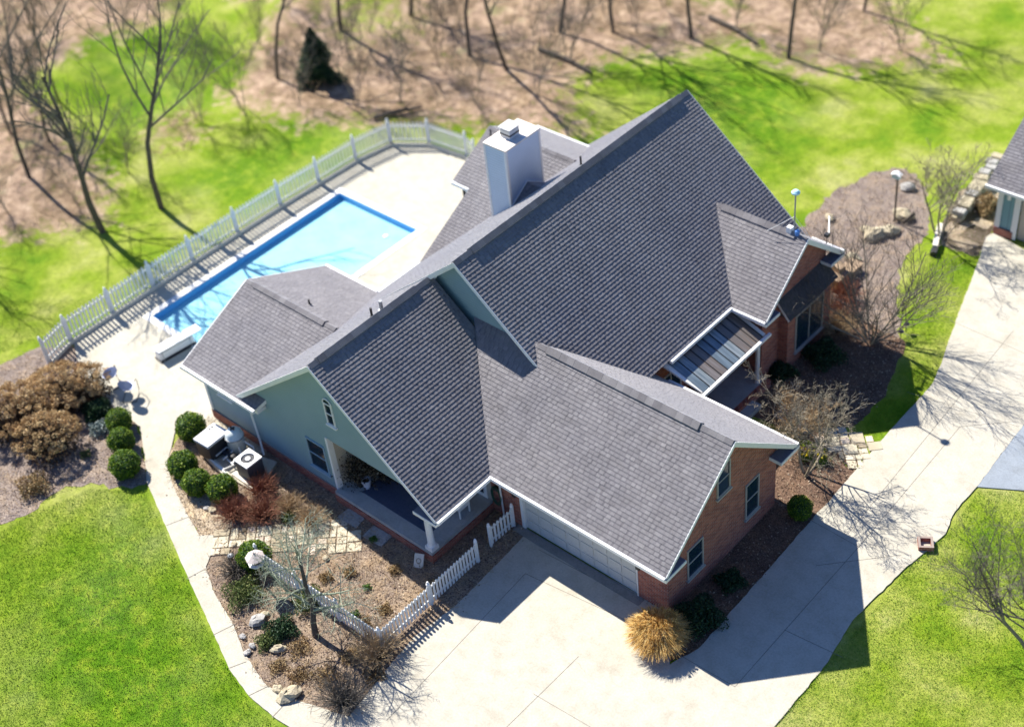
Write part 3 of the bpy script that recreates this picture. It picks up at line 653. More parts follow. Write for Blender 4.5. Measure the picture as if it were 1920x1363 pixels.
# garage door with panels
gd = MB(); gd.box(.75, 5.71, .06, .12, 0, 2.2); gdo = gd.build('garage_door', GDOOR, H)
gp = MB()
for r_ in range(4):
    for c_ in range(8): gp.box(.85+c_*.608, .85+c_*.608+.52, .035, .058, .08+r_*.54, .08+r_*.54+.40)
gp.build('door_panel', GDOOR, gdo)
dt = MB(); dt.box(.60, .75, -.03, .1, 0, 2.3); dt.box(5.71, 5.76, -.03, .1, 0, 2.3); dt.box(.75, 5.71, -.03, .1, 2.2, 2.3); dt.build('door_trim', WH, gdo)
MB().box(.4, 6.0, -.35, .0, .0, .012).build('door_threshold', concrete('threshold', (.26, .26, .25), (.34, .33, .31)), H)
for x_ in (.50, 5.9): 
    l_ = MB(); l_.box(x_-.05, x_+.05, -.16, -.005, 1.75, 1.85); l_.box(x_-.07, x_+.07, -.2, -.06, 1.6, 1.75); l_.build('wall_lantern', DARKM, H)
# porch
pf = MB(); pf.box(-5.74, -.82, -3.12, -.0, .30, .45); pf.build('porch_floor', PORC, H)
ps = MB(); ps.box(-5.72, -.78, -3.16, -2.95, -.1, .30); ps.box(-1.0, -.78, -2.95, .0, -.1, .30); ps.build('brick_foundation', BR, H)
wall([(-5.74, yS+.16, .45), (-5.74, 1.0, .45), (-5.74, 1.0, 3.0), (-5.74, yS+.16, 3.0)], (-.15, 0, 0), TANW)
wall([(-5.74, .0, .45), (-.78, .0, .45), (-.78, .0, 3.0), (-5.74, .0, 3.0)], (0, .15, 0), TANW)
MB().box(-5.7, -.7, -2.78, 0, 2.86, 2.92).build('porch_ceiling', WH, H)
MB().box(-.98, -.76, -2.78, -.01, 2.62, 2.86).build('porch_beam', WH, H)
dr = MB(); dr.box(-2.0, -1.0, -.05, -.003, .45, 2.5); dro = dr.build('door', WH, H); MB().box(-1.85, -1.15, -.07, -.052, .65, 2.3).build('glass', GLASS, dro)
window(-3.9, .0, 1.0, 2.4, 1.6, '-y', cols=2)
cl = MB(); cl.box(-1.14, -.80, -3.10, -2.76, .45, .62); cl.lathe((-.97, -2.93, .62), [(.16, 0), (.16, .05), (.13, .08), (.125, .4), (.11, 1.9), (.13, 1.94), (.16, 2.0), (.16, 2.1)], 20); cl.build('porch_column', WH, H, smooth=False)
# downspouts
dsm = MB(); dsm.tube([(-.35, -.62, 2.66), (-.22, -.12, 2.4), (-.22, -.08, .1)], .035, 6); dsm.build('downspout', WH, H)
dsm = MB(); dsm.tube([(-9.7, -3.42, 2.72), (-10.0, -3.12, 2.4), (-10.0, -3.06, .5), (-9.6, -3.3, .15)], .04, 6); dsm.build('downspout', WH, H)
# front porch and its seamed metal roof
PM = []
for nm, a, b in (('blue_panel', (.10, .14, .18), (.16, .21, .25)), ('rust_panel', (.24, .18, .14), (.18, .16, .15)), ('teal_panel', (.12, .17, .20), (.26, .30, .32))):
    m = mat(nm, a, .45, .5, .3); x_, y_, z_ = sep(m, pos(m)); v = N(m, 'ShaderNodeCombineXYZ')
    L(m, math_(m, 'MULTIPLY', x_, .8), v.inputs[0]); L(m, math_(m, 'MULTIPLY', y_, 9.0), v.inputs[1]); base(m, ramp(m, noise(m, 1.0, 5, v.outputs[0]), [(.3, a), (.5, b), (.7, tuple(c*1.5 for c in b))])); PM.append(m)
def mz(x): return 3.32-.36*(x-1.5)
MB().prism([(1.46, 6.75, mz(1.46)), (3.28, 6.95, mz(3.28)), (3.28, 10.9, mz(3.28)), (1.46, 10.9, mz(1.46))], (0, 0, -.08)).build('porch_roof_deck', WH, H)
npan = 10
for i in range(npan):
    ya, yb = 6.98+i*.37, 6.98+(i+1)*.37
    o = MB().prism([(1.47, ya+.012, mz(1.47)+.006), (3.32, ya+.012, mz(3.32)+.006), (3.32, yb-.012, mz(3.32)+.006), (1.47, yb-.012, mz(1.47)+.006)], (0, 0, .014)).build('metal_roof_panel', PM[(i*7 % 5) % 3 if i < 8 else 1], H)
    MB().prism([(1.47, yb-.01, mz(1.47)+.006), (3.32, yb-.01, mz(3.32)+.006), (3.32, yb+.01, mz(3.32)+.006), (1.47, yb+.01, mz(1.47)+.006)], (0, 0, .045)).build('seam', DARKM, o)
MB().obox((3.39, 6.8), (3.39, 11.05), .11, mz(3.3)-.12, mz(3.3)+.0).build('gutter', GUT, H)
pf = MB(); pf.box(1.45, 3.25, 6.1, 11.1, .0, .32); pf.build('front_porch_floor', PORC, H); MB().box(3.25, 3.45, 6.1, 11.1, -.1, .315).build('brick_edge', BR, H)
MB().box(3.45, 3.85, 8.4, 9.9, -.1, .17).build('porch_step', PORC, H)
for y_ in (7.1, 10.7): MB().lathe((3.1, y_, .32), [(.10, 0), (.09, .1), (.08, 2.2), (.10, 2.3)], 14).build('porch_column', WH, H)
dr = MB(); dr.box(1.455, 1.50, 8.6, 9.6, .32, 2.4); dr.build('front_door', noisy('door_paint', (.10, .03, .02), (.14, .05, .03)), H)
window(1.455, 7.5, .9, 2.3, 1.2, '+x', cols=2)
# chimney
ch = MB(); ch.box(-8.22, -7.10, 8.78, 10.75, 3.6, 7.98); cho = ch.build('chimney', SIDW, H)
cc = MB(); cc.box(-8.25, -7.07, 8.75, 10.78, 7.982, 8.04); cc.build('chimney_cap', noisy('cap_metal', (.62, .48, .34), (.86, .84, .80), 1.6, .6), cho)
for q in ((-8.235, -8.14, 8.765, 8.779, 4.2), (-7.19, -7.10, 8.765, 8.779, 5.0), (-7.099, -7.085, 8.765, 8.87, 5.0), (-7.099, -7.085, 10.65, 10.75, 5.0)): MB().box(*q, 7.98).build('corner_trim', WH, cho)
fl = MB(); fl.box(-7.95, -7.45, 9.45, 10.0, 8.04, 8.36); fl.box(-8.0, -7.4, 9.4, 10.05, 8.44, 8.48)
for q in ((-7.93, 9.47), (-7.5, 9.47), (-7.93, 9.95), (-7.5, 9.95)): fl.box(q[0], q[0]+.03, q[1], q[1]+.03, 8.36, 8.44)
fl.build('flue', noisy('flue_metal', (.55, .55, .55), (.66, .66, .65), 3, .5), cho); MB().box(-7.96, -7.44, 9.44, 10.01, 8.16, 8.23).build('flue_band', DARKM, cho)
MB().tube([(-7.07, 8.78, UW(-7.07)+.03), (-7.07, 9.75, UW(-6.35)+.06), (-7.07, 10.75, UW(-7.07)+.03)], .03, 4).build('flashing', WH, cho)
# roof pipes
def pipe(x, y, z, h, r, m): MB().lathe((x, y, z-.1), [(r*1.9, 0), (r*1.9, .12), (r, .14), (r, h+.1)], 10).build('vent_pipe', m, H)
pipe(-5.75, .1, MW(-5.75), .38, .045, DARKM); pipe(-5.55, .42, MW(-5.55), .42, .07, GREYM); pipe(-4.6, 10.2, UW(-4.6), .4, .04, DARKM); pipe(-11.0, 11.9, W2(11.9), .3, .04, DARKM)
pipe(-10.5, .9, LW(.6), .25, .04, DARKM)

# ---------------------------------------------------------------- neighbour's garage
NB = empty('neighbor_garage', 'grey roofed garage with beige door at the right edge', 'garage', (9, 28, 0))
ng = lambda y: 2.6+.65*(y-24.0)
roofplane([(5.18, 24.0, 2.6), (16, 24.0, 2.6), (16, 29.5, ng(29.5)), (5.18, 29.5, ng(29.5))], X, SH, NB)
roofplane([(5.18, 29.5, ng(29.5)), (16, 29.5, ng(29.5)), (16, 35, 2.6), (5.18, 35, 2.6)], X, SH, NB)
wall([(5.6, 24.5, .35), (6.35, 24.5, .35), (6.35, 24.5, 2.7), (5.6, 24.5, 2.7)], (0, .16, 0), siding_mat('blue_green_siding', (.20, .36, .40), True, .3), 'wall', NB)
wall([(5.6, 24.66, -.1), (5.6, 34.5, -.1), (5.6, 34.5, 2.7), (5.6, 29.5, 6.0), (5.6, 24.66, 2.7)], (.16, 0, 0), SID, 'wall', NB)
wall([(5.56, 24.42, -.1), (6.4, 24.42, -.1), (6.4, 24.42, .35), (5.56, 24.42, .35)], (0, .25, 0), BR, 'brick_base', NB)
MB().box(5.56, 5.78, 24.45, 24.5, .35, 2.65).box(6.3, 6.55, 24.45, 24.5, .0, 2.65).build('corner_board', WH, NB)
MB().box(6.55, 12, 24.6, 24.66, 0, 2.35).build('garage_door', noisy('beige_door', (.48, .42, .34), (.55, .49, .40), 1), NB)
MB().box(6.55, 12, 24.5, 24.66, 2.35, 2.7).build('header', WH, NB)
MB().obox((5.16, 23.94), (16, 23.94), .11, 2.47, 2.6).build('gutter', GUT, NB)
MB().lathe((6.05, 24.4, 1.9), [(.05, 0), (.09, .05), (.07, .25), (.02, .3)], 8).build('wall_lantern', WH, NB)

# ---------------------------------------------------------------- fences
def fence(name, label, pts, h=1.15, sp=2.3, pick=.145, pw=.075, kick=None, hw=.09, group=None):
    c = pts[0]; root = empty(name, label, 'fence', (c[0], c[1], 0), group)
    posts = []
    for i in range(len(pts)-1):
        a, b = Vector(pts[i][:2]), Vector(pts[i+1][:2]); Ln = (b-a).length; n = max(1, round(Ln/sp)); d = (b-a)/Ln; nn = Vector((-d.y, d.x))
        for k in range(n):
            p, q = a+d*Ln*k/n, a+d*Ln*(k+1)/n; posts.append(p)
            mb = MB(); m = max(1, round((q-p).length/pick))
            for z in (.22*h, .80*h): mb.obox(p+nn*.03, q+nn*.03, .035, z-.04, z+.04)
            for j in range(m):
                t = (j+.5)/m; c0 = p.lerp(q, t)-nn*.002; u = d*pw/2; tk = nn*-.02; z0, z1 = .04, h-.05+random.uniform(-.006, .006)
                v = [(c0-u, z0), (c0+u, z0), (c0+u, z1), (c0, z1+.055), (c0-u, z1)]
                mb.prism([(x.x, x.y, z) for x, z in v], (tk.x, tk.y, 0))
            mb.build('fence_panel', PICK, root)
            if kick: MB().obox(p+nn*kick, q+nn*kick, .10, 0, .17).build('kickboard', KICK, root)
        posts.append(b) if i == len(pts)-2 else None
    for p in posts:
        mb = MB(); mb.box(p.x-hw/2, p.x+hw/2, p.y-hw/2, p.y+hw/2, -.1, h+.06); o = mb.build('post', PICK, root)
        MB().lathe((p.x, p.y, h+.06), [(hw*.75, 0), (hw*.75, .03), (.03, .07), (.05, .10), (.03, .14)], 8).build('post_cap', GUT, o)
    return root
KICK = noisy('kickboard_paint', (.62, .57, .48), (.72, .68, .58), 3, .7)
fence('pool_fence', 'long grey white picket fence curving round the pool deck', [G(92, 682)[:2], (-21.78, -3.7), (-21.82, 3), (-21.75, 8.2), (-21.55, 12.9), (-21.15, 14.88), (-19.5, 15.95), (-17.2, 16.15), (-16.4, 15.9)], 1.28, 2.6, .19, .095, -.13)
fence('picket_fence', 'white picket fence in an L round the front flower bed beside the driveway', [(-5.6, -6.95), (.45, -6.85), (.42, -2.15)], .95, 2.1, .15, .085)
fence('picket_fence', 'short white picket fence piece between the porch and the garage door', [(.30, -1.35), (.32, -.18)], .95, 1.3, .16, .09)

# ---------------------------------------------------------------- plants
def leaf_shell(n, r, size, sc=(1, 1, .92), depth=.25, flat=0.0):
    d = RNG.normal(size=(n, 3)); d /= np.linalg.norm(d, axis=1)[:, None]
    rr = r*(1-depth*RNG.random(n)**2); lump = 1+.08*np.sin(d[:, 0]*7+1)*np.sin(d[:, 1]*6+2)+.04*np.sin(d[:, 2]*9)
    return quads(d*(rr*lump)[:, None]*np.array(sc), size, flat)
def ball_shrub(label, r, m, n=5200, size=.035, name='boxwood', cat='shrub', group=None):
    root = empty(name, label, cat, (0, 0, 0), group)
    MB().blob((0, 0, r*.86), r*.86, (1, 1, .9), .05, 16, 10).build('inner_mass', EVG, root, (0, 0, 0))
    v = leaf_shell(n, r, size); v[:, 2] += r*.88; npmesh('foliage', v, 4, m, root, (0, 0, 0))
    MB().tube([(0, 0, -.05), (0, 0, r*.5)], .05, 6).build('stem', BARK, root, (0, 0, 0))
    return root
bw = ball_shrub('', .58, BOX, group='clipped round boxwoods')
def place_ball(px, py, rpx, label, first=[True], rr=None):
    gx = G(px, py, .5); dist = (np.array(gx)-CC)@_fw; r = rpx/F*dist; s = r/.58; g = G(px, py, r*.88)
    if first[0]: first[0] = False; bw.location = (g[0], g[1], -.03); bw.scale = (s, s, s); bw['label'] = label; return bw
    return copy_tree(bw, (g[0], g[1], -.03), random.random()*6, (s, s*random.uniform(.95, 1.05), s*random.uniform(.93, 1.02)), label)
for a in [(222, 787, 25, 'round clipped boxwood nearest the patio in the row of three'), (226, 824, 26, 'middle round boxwood of the row of three left of the walkway'), (232, 868, 30, 'round boxwood nearest the lawn in the row of three'),
          (357, 798, 30, 'round boxwood right of the walkway next to the pool heater'), (341, 868, 29, 'round boxwood on the walkway edge, left of a touching group of three'), (367, 902, 28, 'middle boxwood of the touching group of three'), (415, 913, 30, 'right boxwood of the touching group, beside the red brown shrub'),
          (475, 1040, 33, 'round boxwood behind the bird feeder at the flagstone path'), (1500, 950, 25, 'dark round boxwood by the garage corner, half in shade')]:
    place_ball(*a)

def grow(mbT, mbB, p, d, ln, r, lvl, maxl, spread=.6, up=.15, kids=4, k=5, wob=.12, minr=.004, first=.3):
    n = 5 if lvl == 0 else 4; pts = [p]; rad = [r]; dd = d.normalized()
    for i in range(n):
        dd = (dd+Vector((random.gauss(0, wob), random.gauss(0, wob), random.gauss(0, wob)+up*.3))).normalized()
        pts.append(pts[-1]+dd*ln/n); rad.append(r*(1-.62*(i+1)/n))
    (mbT if lvl == 0 else mbB).tube(pts, rad, k if lvl < 2 else 3, cap=False, rnd=random.random())
    if lvl >= maxl: return
    nk = kids if isinstance(kids, int) else kids[min(lvl, len(kids)-1)]
    for j in range(nk):
        t = first+(1-first)*(j+random.random()*.8)/nk; t = min(t, .99); i = int(t*n); f = t*n-i
        q = pts[i].lerp(pts[i+1], f); a = (pts[i+1]-pts[i]).normalized()
        s = a.cross(Vector((random.gauss(0, 1), random.gauss(0, 1), random.gauss(0, 1)))).normalized()
        nd = (a*(1-spread)+s*spread+Vector((0, 0, up))).normalized()
        grow(mbT, mbB, q, nd, ln*random.uniform(.42, .68)*(1.15-.45*t), max(minr, rad[i]*.55), lvl+1, maxl, spread, up, kids, k, wob, minr, .2)
def tree(name, label, cat, loc, h, r, maxl=4, kids=(9, 6, 5, 4), spread=.62, up=.2, first=.3, mt=None, mb_=None, group=None, lean=(0, 0), stems=1, wob=.12, minr=.006, fan=.45):
    mt = mt or BARK; mb_ = mb_ or TWIG
    root = empty(name, label, cat, loc, group); T, B = MB(), MB()
    for i in range(stems):
        a = i*2.4+random.random()*.6; f = fan*random.uniform(.4, 1) if stems > 1 else 0
        d = Vector((lean[0]+math.cos(a)*f, lean[1]+math.sin(a)*f, 1))
        grow(T, B, Vector((math.cos(a)*.08*(stems > 1), math.sin(a)*.08*(stems > 1), -.15)), d, h*random.uniform(.85, 1.05), r, 0, maxl, spread, up, kids, 7, wob, minr, first)
    T.build('trunk' if stems == 1 else 'stems', mt, root, (0, 0, 0), smooth=True); B.build('crown', mb_, root, (0, 0, 0))
    return root
random.seed(21)
WG = 'bare trees in the wood behind the pool'
t1 = tree('bare_tree', 'tall dark leafless tree with forked trunk, nearer of the two by the pool fence', 'tree', G(192, 432), 8.8, .17, 3, (11, 6, 4), .55, .3, .28, group=WG, lean=(.02, .02))
t2 = tree('bare_tree', 'slim leafless tree standing on the lawn edge right of the forked tree', 'tree', G(302, 388), 9.8, .15, 3, (9, 5, 4), .5, .3, .45, group=WG)
t3 = tree('bare_tree', '', 'tree', G(60, 345), 12, .12, 3, (11, 6, 5), .55, .25, .3, group=WG)
t3['label'] = 'thin leafless tree near the left edge above the leaf litter'
spots = [(t1, 95, 270, 1.0, 1.2, 'leafless tree behind the forked tree, among fallen leaves'), (t3, 30, 150, 1.1, 2.2, 'leafless tree in the far left corner of the wood'), (t2, 520, 145, .9, .4, 'straight leafless tree left of the small evergreen'), (t1, 770, 25, .8, 3, 'leafless tree at the top edge right of the small evergreen'), (t3, 1050, 60, .9, 5, 'leafless tree in the leaf litter at the top centre'),
         (t1, 1296, 70, .9, 2, 'dark leafless tree at the top casting a long shadow over the lawn'), (t2, 1478, 108, .8, 1, 'leafless tree at the far edge of the right lawn'), (t3, 1620, 20, .8, 3.3, 'leafless tree at the top right behind the lawn'), (t2, 950, 130, .85, 5.2, 'leafless tree behind the chimney among fallen leaves'),
         (t3, 20, 250, .95, 2.0, 'thin leafless tree leaning among others in the left wood'), (t2, 110, 190, .85, 5.0, 'leafless tree in the dense left corner of the wood'), (t1, 640, 60, .75, 1.7, 'leafless tree just right of the small evergreen'), (t3, 880, 100, .9, .3, 'thin leafless tree in the litter above the pool'), (t2, 1150, 60, .8, 4.1, 'leafless tree near the top above the high ridge'),
         (t3, -110, 420, 1.0, .9, 'leafless tree just outside the left edge casting branch shadows'), ]
for src, px, py, s, rz, lab in spots:
    s *= .68 if px < 300 else 1
    c = copy_tree(src, G(px, py, 0), rz, s, lab); c.rotation_euler = (random.uniform(-.14, .14), random.uniform(-.14, .14), rz); c.scale = (s*random.uniform(.7, 1.1),)*2+(s*random.uniform(.9, 1.2),)
# saplings and brush of the wood
sap = tree('sapling', 'thin bare sapling among the fallen leaves', 'sapling', G(330, 60), 4.2, .025, 3, (7, 5, 4), .5, .3, .15, group='bare saplings in the wood', mt=BARKL, mb_=TWIG, stems=3, fan=.3, minr=.008)
sap['label'] = 'bare sapling scattered in the leaf litter of the wood'
for px, py in [(560, 30), (640, 110), (700, 60), (820, 120), (880, 60), (900, 190), (1000, 180), (1080, 110), (1130, 30), (1200, 60), (1380, 60), (1550, 90), (660, 200), (760, 190), (480, 90), (240, 60), (110, 90), (380, 230), (250, 320), (140, 380), (30, 400), (820, 20), (990, 20), (1250, 10), (1700, 90), (460, 210), (60, 210), (550, 200)]:
    copy_tree(sap, G(px+random.uniform(-15, 15), py+random.uniform(-8, 8), 0), random.random()*6, random.uniform(.6, 1.25))
bpts = np.vstack([rand_in([tuple(q) for q in poly], 1500 if i < 2 else 200) for i, (poly, w_, k_) in enumerate(LITTER)])
bpts = bpts[(bpts[:, 0] > -75) & (bpts[:, 1] < 75)]
bm_ = MB()
for x_, y_ in bpts[RNG.permutation(len(bpts))[:1300]]:
    for q in range(2):
        a = random.random()*6.28; l_ = random.uniform(.4, 1.6); ti = random.uniform(.1, 1.1)
        d = Vector((math.cos(a)*math.cos(ti), math.sin(a)*math.cos(ti), math.sin(ti)))*l_; p = Vector((x_, y_, -.05))
        bm_.tube([p, p+d*.5+Vector((0, 0, random.uniform(-.1, .1)*l_)), p+d], [.014, .010, .004], 3, False)
o = bm_.build('woodland_brush', TWIGT); struct(o, 'stuff')
lg = 'fallen logs in the wood'
for i, (a, b, r_) in enumerate([((700, 225), (790, 205), .11), ((1010, 95), (1110, 140), .12), ((1330, 35), (1420, 85), .12), ((560, 150), (640, 140), .09), ((40, 330), (120, 355), .10)]):
    ga, gb = Vector(G(*a)), Vector(G(*b)); mb = MB(); mb.tube([ga+Vector((0, 0, .1)), ga.lerp(gb, .5)+Vector((0, .15, .13)), gb+Vector((0, 0, .1))], [r_, r_*.9, r_*.6], 8)
    mb.tube([ga.lerp(gb, .6)+Vector((0, 0, .15)), ga.lerp(gb, .7)+Vector((.3, .4, .6))], [r_*.4, r_*.1], 5)
    tag(mb.build('fallen_log', BARK), ['fallen log at the pool side of the leaf litter', 'fallen log behind the high roof ridge', 'fallen log beside the tree at the top right', 'fallen log near the small evergreen', 'fallen log at the left edge of the wood'][i], 'log', lg)
# small evergreen
def conifer(label, loc, h, r):
    root = empty('evergreen_tree', label, 'tree', loc); MB().tube([(0, 0, -.1), (0, 0, h)], [.12, .02], 7).build('trunk', BARK, root, (0, 0, 0))
    n = 9000; z = RNG.random(n)**1.2; a = RNG.random(n)*6.28; tier = 1-.25*((z*9) % 1); rr = r*(1-z)**.7*tier*np.sqrt(RNG.random(n))*(1+.4*np.sin(a*3+z*8))
    c = np.stack([rr*np.cos(a), rr*np.sin(a), .3+z*h-.25*rr], 1); npmesh('foliage', quads(c, .09, .4), 4, EVG, root, (0, 0, 0)); return root
conifer('small dark evergreen tree standing in the wood at the top', G(600, 150), 2.7, 1.15)

# multi-stem shrubs of the courtyard and the front
random.seed(5)
s1 = tree('bare_shrub', 'tall bare multi stemmed shrub spreading beside the window bay', 'shrub', G(1632, 640), 4.2, .04, 3, (8, 6, 4), .42, .18, .25, mt=BARKL, mb_=TWIG, stems=11, fan=1.0, minr=.006)
s2 = tree('bare_shrub', 'dense bare shrub with pale brown twigs in front of the court porch', 'shrub', G(1500, 818), 1.55, .03, 3, (7, 7, 5), .5, .2, .2, mt=BARKL, mb_=TWIGT, stems=9, fan=.8, minr=.007)
s3 = tree('small_bare_tree', 'small bare tree with crooked stems above the daffodils', 'tree', G(1510, 888), 3.2, .055, 4, (7, 6, 5, 3), .55, .15, .4, mt=BARKL, mb_=BARKL, stems=3, fan=.45, minr=.007)
s4 = tree('small_bare_tree', 'bare tree with lichened grey green branches over the front fence', 'tree', G(592, 1192), 4.3, .12, 4, (10, 7, 5, 4), .66, .10, .3, mt=BARK, mb_=TWIGG, minr=.006)
s5 = tree('bare_shrub', 'large grey bare shrub at the right edge of the front lawn', 'shrub', G(1945, 1235), 5.5, .07, 4, (9, 6, 5, 3), .5, .2, .25, mt=BARKL, mb_=TWIG, stems=6, fan=.75, minr=.005)
copy_tree(s3, G(1760, 447), 2.0, 1.0, 'bare little tree beside the grey timber near the neighbor garage')
def twig_shrub(label, px, py, r, m, n=260, h=None, group=None, name='twiggy_shrub'):
    g = G(px, py, r*.5); root = empty(name, label, 'shrub', (g[0], g[1], 0), group); mb = MB(); h = h or r*1.2
    for i in range(n):
        a = random.random()*6.28; t = random.random()**.6*1.15; l_ = h*random.uniform(.7, 1.05)
        d = Vector((math.cos(a)*math.sin(t), math.sin(a)*math.sin(t), math.cos(t))); p = Vector((d.x*.12, d.y*.12, -.04)); q = p+d*l_*.6; e = q+(d+Vector((random.gauss(0, .3), random.gauss(0, .3), .15)))*l_*.4
        mb.tube([p, q, e], [.010, .008, .004], 3, False)
        for k_ in range(3):
            e2 = q.lerp(e, random.random()); mb.tube([e2, e2+(d+Vector((random.gauss(0, .6), random.gauss(0, .6), random.gauss(0, .5))))*l_*.22], [.006, .003], 3, False)
    mb.build('twigs', m, root, (0, 0, 0)); c = MB(); c.blob((0, 0, .05), .16, (1, 1, .6), .2); c.build('root_crown', BARK, root, (0, 0, 0)); return root
RG = 'low red brown shrubs'
twig_shrub('red brown twiggy shrub right of the boxwood group', 437, 955, .62, TWIGR, group=RG); twig_shrub('red brown twiggy shrub beside the air conditioner', 490, 912, .55, TWIGR, group=RG); twig_shrub('red brown twiggy shrub at the flagstone path, between two others', 492, 955, .62, TWIGR, group=RG)
twig_shrub('rust red shrub below the timber steps by the window bay', 1582, 545, .65, TWIGR, 170, group=RG); twig_shrub('orange brown shrub against the corner of the window bay', 1575, 575, .65, TWIGR, 170, group=RG)
twig_shrub('pale tan shrub at the foot of the window bay', 1568, 608, .7, TWIGT, 260); twig_shrub('tan dry shrub below the two front red brown shrubs', 545, 945, .5, TWIGT, 200); twig_shrub('tan dry shrub at the end of the flagstone path', 585, 968, .5, TWIGT, 200)
twig_shrub('spreading grey dry shrub in the bottom corner of the front bed', 640, 1300, .8, TWIG, 260); twig_shrub('tan dry shrub by the corner of the picket fence', 705, 1215, .8, TWIGT, 260); twig_shrub('grey twiggy shrub on the left of the front bed', 440, 1060, .55, TWIG, 200)
def leafy(label, px, py, r, m, n=1500, size=.05, z=.5, name='leafy_shrub', sc=(1, 1, .7)):
    g = G(px, py, r*.4); root = empty(name, label, 'shrub', (g[0], g[1], 0))
    c = RNG.normal(size=(n, 3)); c /= np.linalg.norm(c, axis=1)[:, None]; c *= (r*RNG.random(n)**.45)[:, None]; c[:, 2] = np.abs(c[:, 2])*sc[2]+.02
    c[:, :2] *= (1+.25*np.sin(np.arctan2(c[:, 1], c[:, 0])*4))[:, None]
    npmesh('foliage', quads(c, size, 0), 4, m, root, (0, 0, 0)); mb = MB()
    for i in range(12):
        a = random.random()*6.28; mb.tube([(0, 0, -.03), (math.cos(a)*r*.4, math.sin(a)*r*.4, r*.4)], [.012, .005], 4, False)
    mb.build('stems', BARK, root, (0, 0, 0)); return root
leafy('small blue green shrub between the dry shrubs on the path', 540, 968, .32, GREENB, 900, .035)
leafy('loose olive shrub at the left of the picket fence', 455, 1105, .75, GREENB, 2600, .04); leafy('dark green shrub under the lichened tree', 525, 1175, .6, EVG, 2600, .04); leafy('small olive shrub in the middle of the front bed tangle', 575, 1120, .6, GREENB, 1800, .04)
leafy('small bright green shrub above the grey stones', 500, 1198, .42, GREENB, 1500, .035); leafy('dark evergreen bush at the head of the boxwood row', 182, 768, .62, EVG, 3800, .05, sc=(1, 1, 1)); leafy('blue grey lavender clump below the evergreen bush', 185, 800, .5, rnd_mat('lavender', [(0, (.16, .20, .19)), (1, (.38, .44, .42))]), 1400, .04)
leafy('shaded bush under the window bay', 1545, 660, .8, EVG, 3800, .05, sc=(1, 1, .9)); leafy('shaded bush beside the court porch', 1465, 690, .6, EVG, 2600, .05)
leafy('brown leafy clump left of the hydrangeas near the lawn', 60, 905, .7, DRYL, 1500, .05); leafy('tan dead clump in the west bed', 100, 800, .6, DRYL, 1500, .05); leafy('yellow green clump in the middle of the west bed', 160, 850, .25, GREENB, 500, .03)
leafy('big dark shaded bush beside the golden grass clump', 1312, 1150, .8, EVG, 4200, .05, sc=(1, 1, .9)); leafy('dark shaded bush at the garage gable wall', 1370, 1085, .5, EVG, 2000, .05); leafy('leafy brown hedge plant behind the stone wall of the neighbor', 1850, 378, .7, DRYL, 2200, .06)
for px, py, r_, lb in [(700, 1010, .16, 'small green tuft at the shadow edge of the path'), (688, 1100, .16, 'tiny yellow green tuft in the middle of the fenced bed'), (665, 1150, .18, 'tiny green tuft near the long fence run')]:
    leafy(lb, px, py, r_, DAFL, 260, .035, name='green_tuft')
for px, py, lb in [(740, 1065, 'brown dead perennial clump by the white plaque'), (655, 1070, 'brown dead perennial clump left in the fenced bed'), (720, 1140, 'brown dead perennial clump near the L corner'), (800, 1110, 'brown dead perennial clump inside the right fence run'), (610, 1080, 'brown dead perennial clump near the flagstone path'), (780, 1130, 'lower brown dead perennial clump inside the right fence run')]:
    leafy(lb, px, py, .26, DRYL, 420, .04, name='dead_perennial', sc=(1, 1, .5))
for i, (px, py, r_) in enumerate([(560, 1210, .45), (610, 1260, .5), (700, 1260, .4), (560, 1260, .45), (655, 1225, .4), (520, 1245, .35), (680, 1165, .3), (820, 1090, .3)]):
    leafy(['flat tan dead clump below the tree trunk', 'flat tan dead clump in the lower middle of the front bed', 'flat tan dead clump at the driveway side of the front bed', 'flat tan dead clump above the sandstone rock', 'flat tan dead clump right of the tree trunk shadow', 'flat tan dead clump beside the pale rock', 'flat tan dead clump in front of the long fence run', 'flat tan dead clump at the driveway fence run'][i], px, py, r_, DRYL, 700, .035, name='dead_perennial', sc=(1, 1, .3))

# dried hydrangeas with brown flower heads
def hydrangea(label, px, py, r, n):
    g = G(px, py, .9); root = empty('dried_hydrangea', label, 'shrub', (g[0], g[1], 0), 'dried hydrangeas in the west bed'); hd, stm = MB(), MB(); hv = []
    for i in range(n):
        a = random.random()*6.28; t = math.sqrt(random.random()); x_, y_ = r*t*math.cos(a), r*t*math.sin(a); z_ = (1.6-.8*t*t)*random.uniform(.85, 1.05)
        stm.tube([(x_*.25, y_*.25, -.03), (x_*.7, y_*.7, z_*.6), (x_, y_, z_)], [.012, .009, .005], 3, False)
        nn = 58; d = RNG.normal(size=(nn, 3)); d /= np.linalg.norm(d, axis=1)[:, None]; rr = random.uniform(.08, .13)
        hv.append(quads(d*rr*np.array([1, 1, .75])+np.array([x_, y_, z_]), .03)); hd.r.append(0)
    k = len(hv); rn = np.repeat(RNG.random(k)*.75, 58)+RNG.random(k*58)*.25
    npmesh('flower_heads', np.vstack(hv), 4, HEADS, root, (0, 0, 0), rnd=rn); stm.build('stems', BARK, root, (0, 0, 0))
    c = RNG.normal(size=(int(n*9), 3)); c /= np.linalg.norm(c, axis=1)[:, None]; c *= (RNG.random(len(c))**.5)[:, None]*np.array([r*.85, r*.85, .9]); c[:, 2] = np.abs(c[:, 2])+.05; npmesh('dead_leaves', quads(c, .07), 4, DEADL, root, (0, 0, 0))
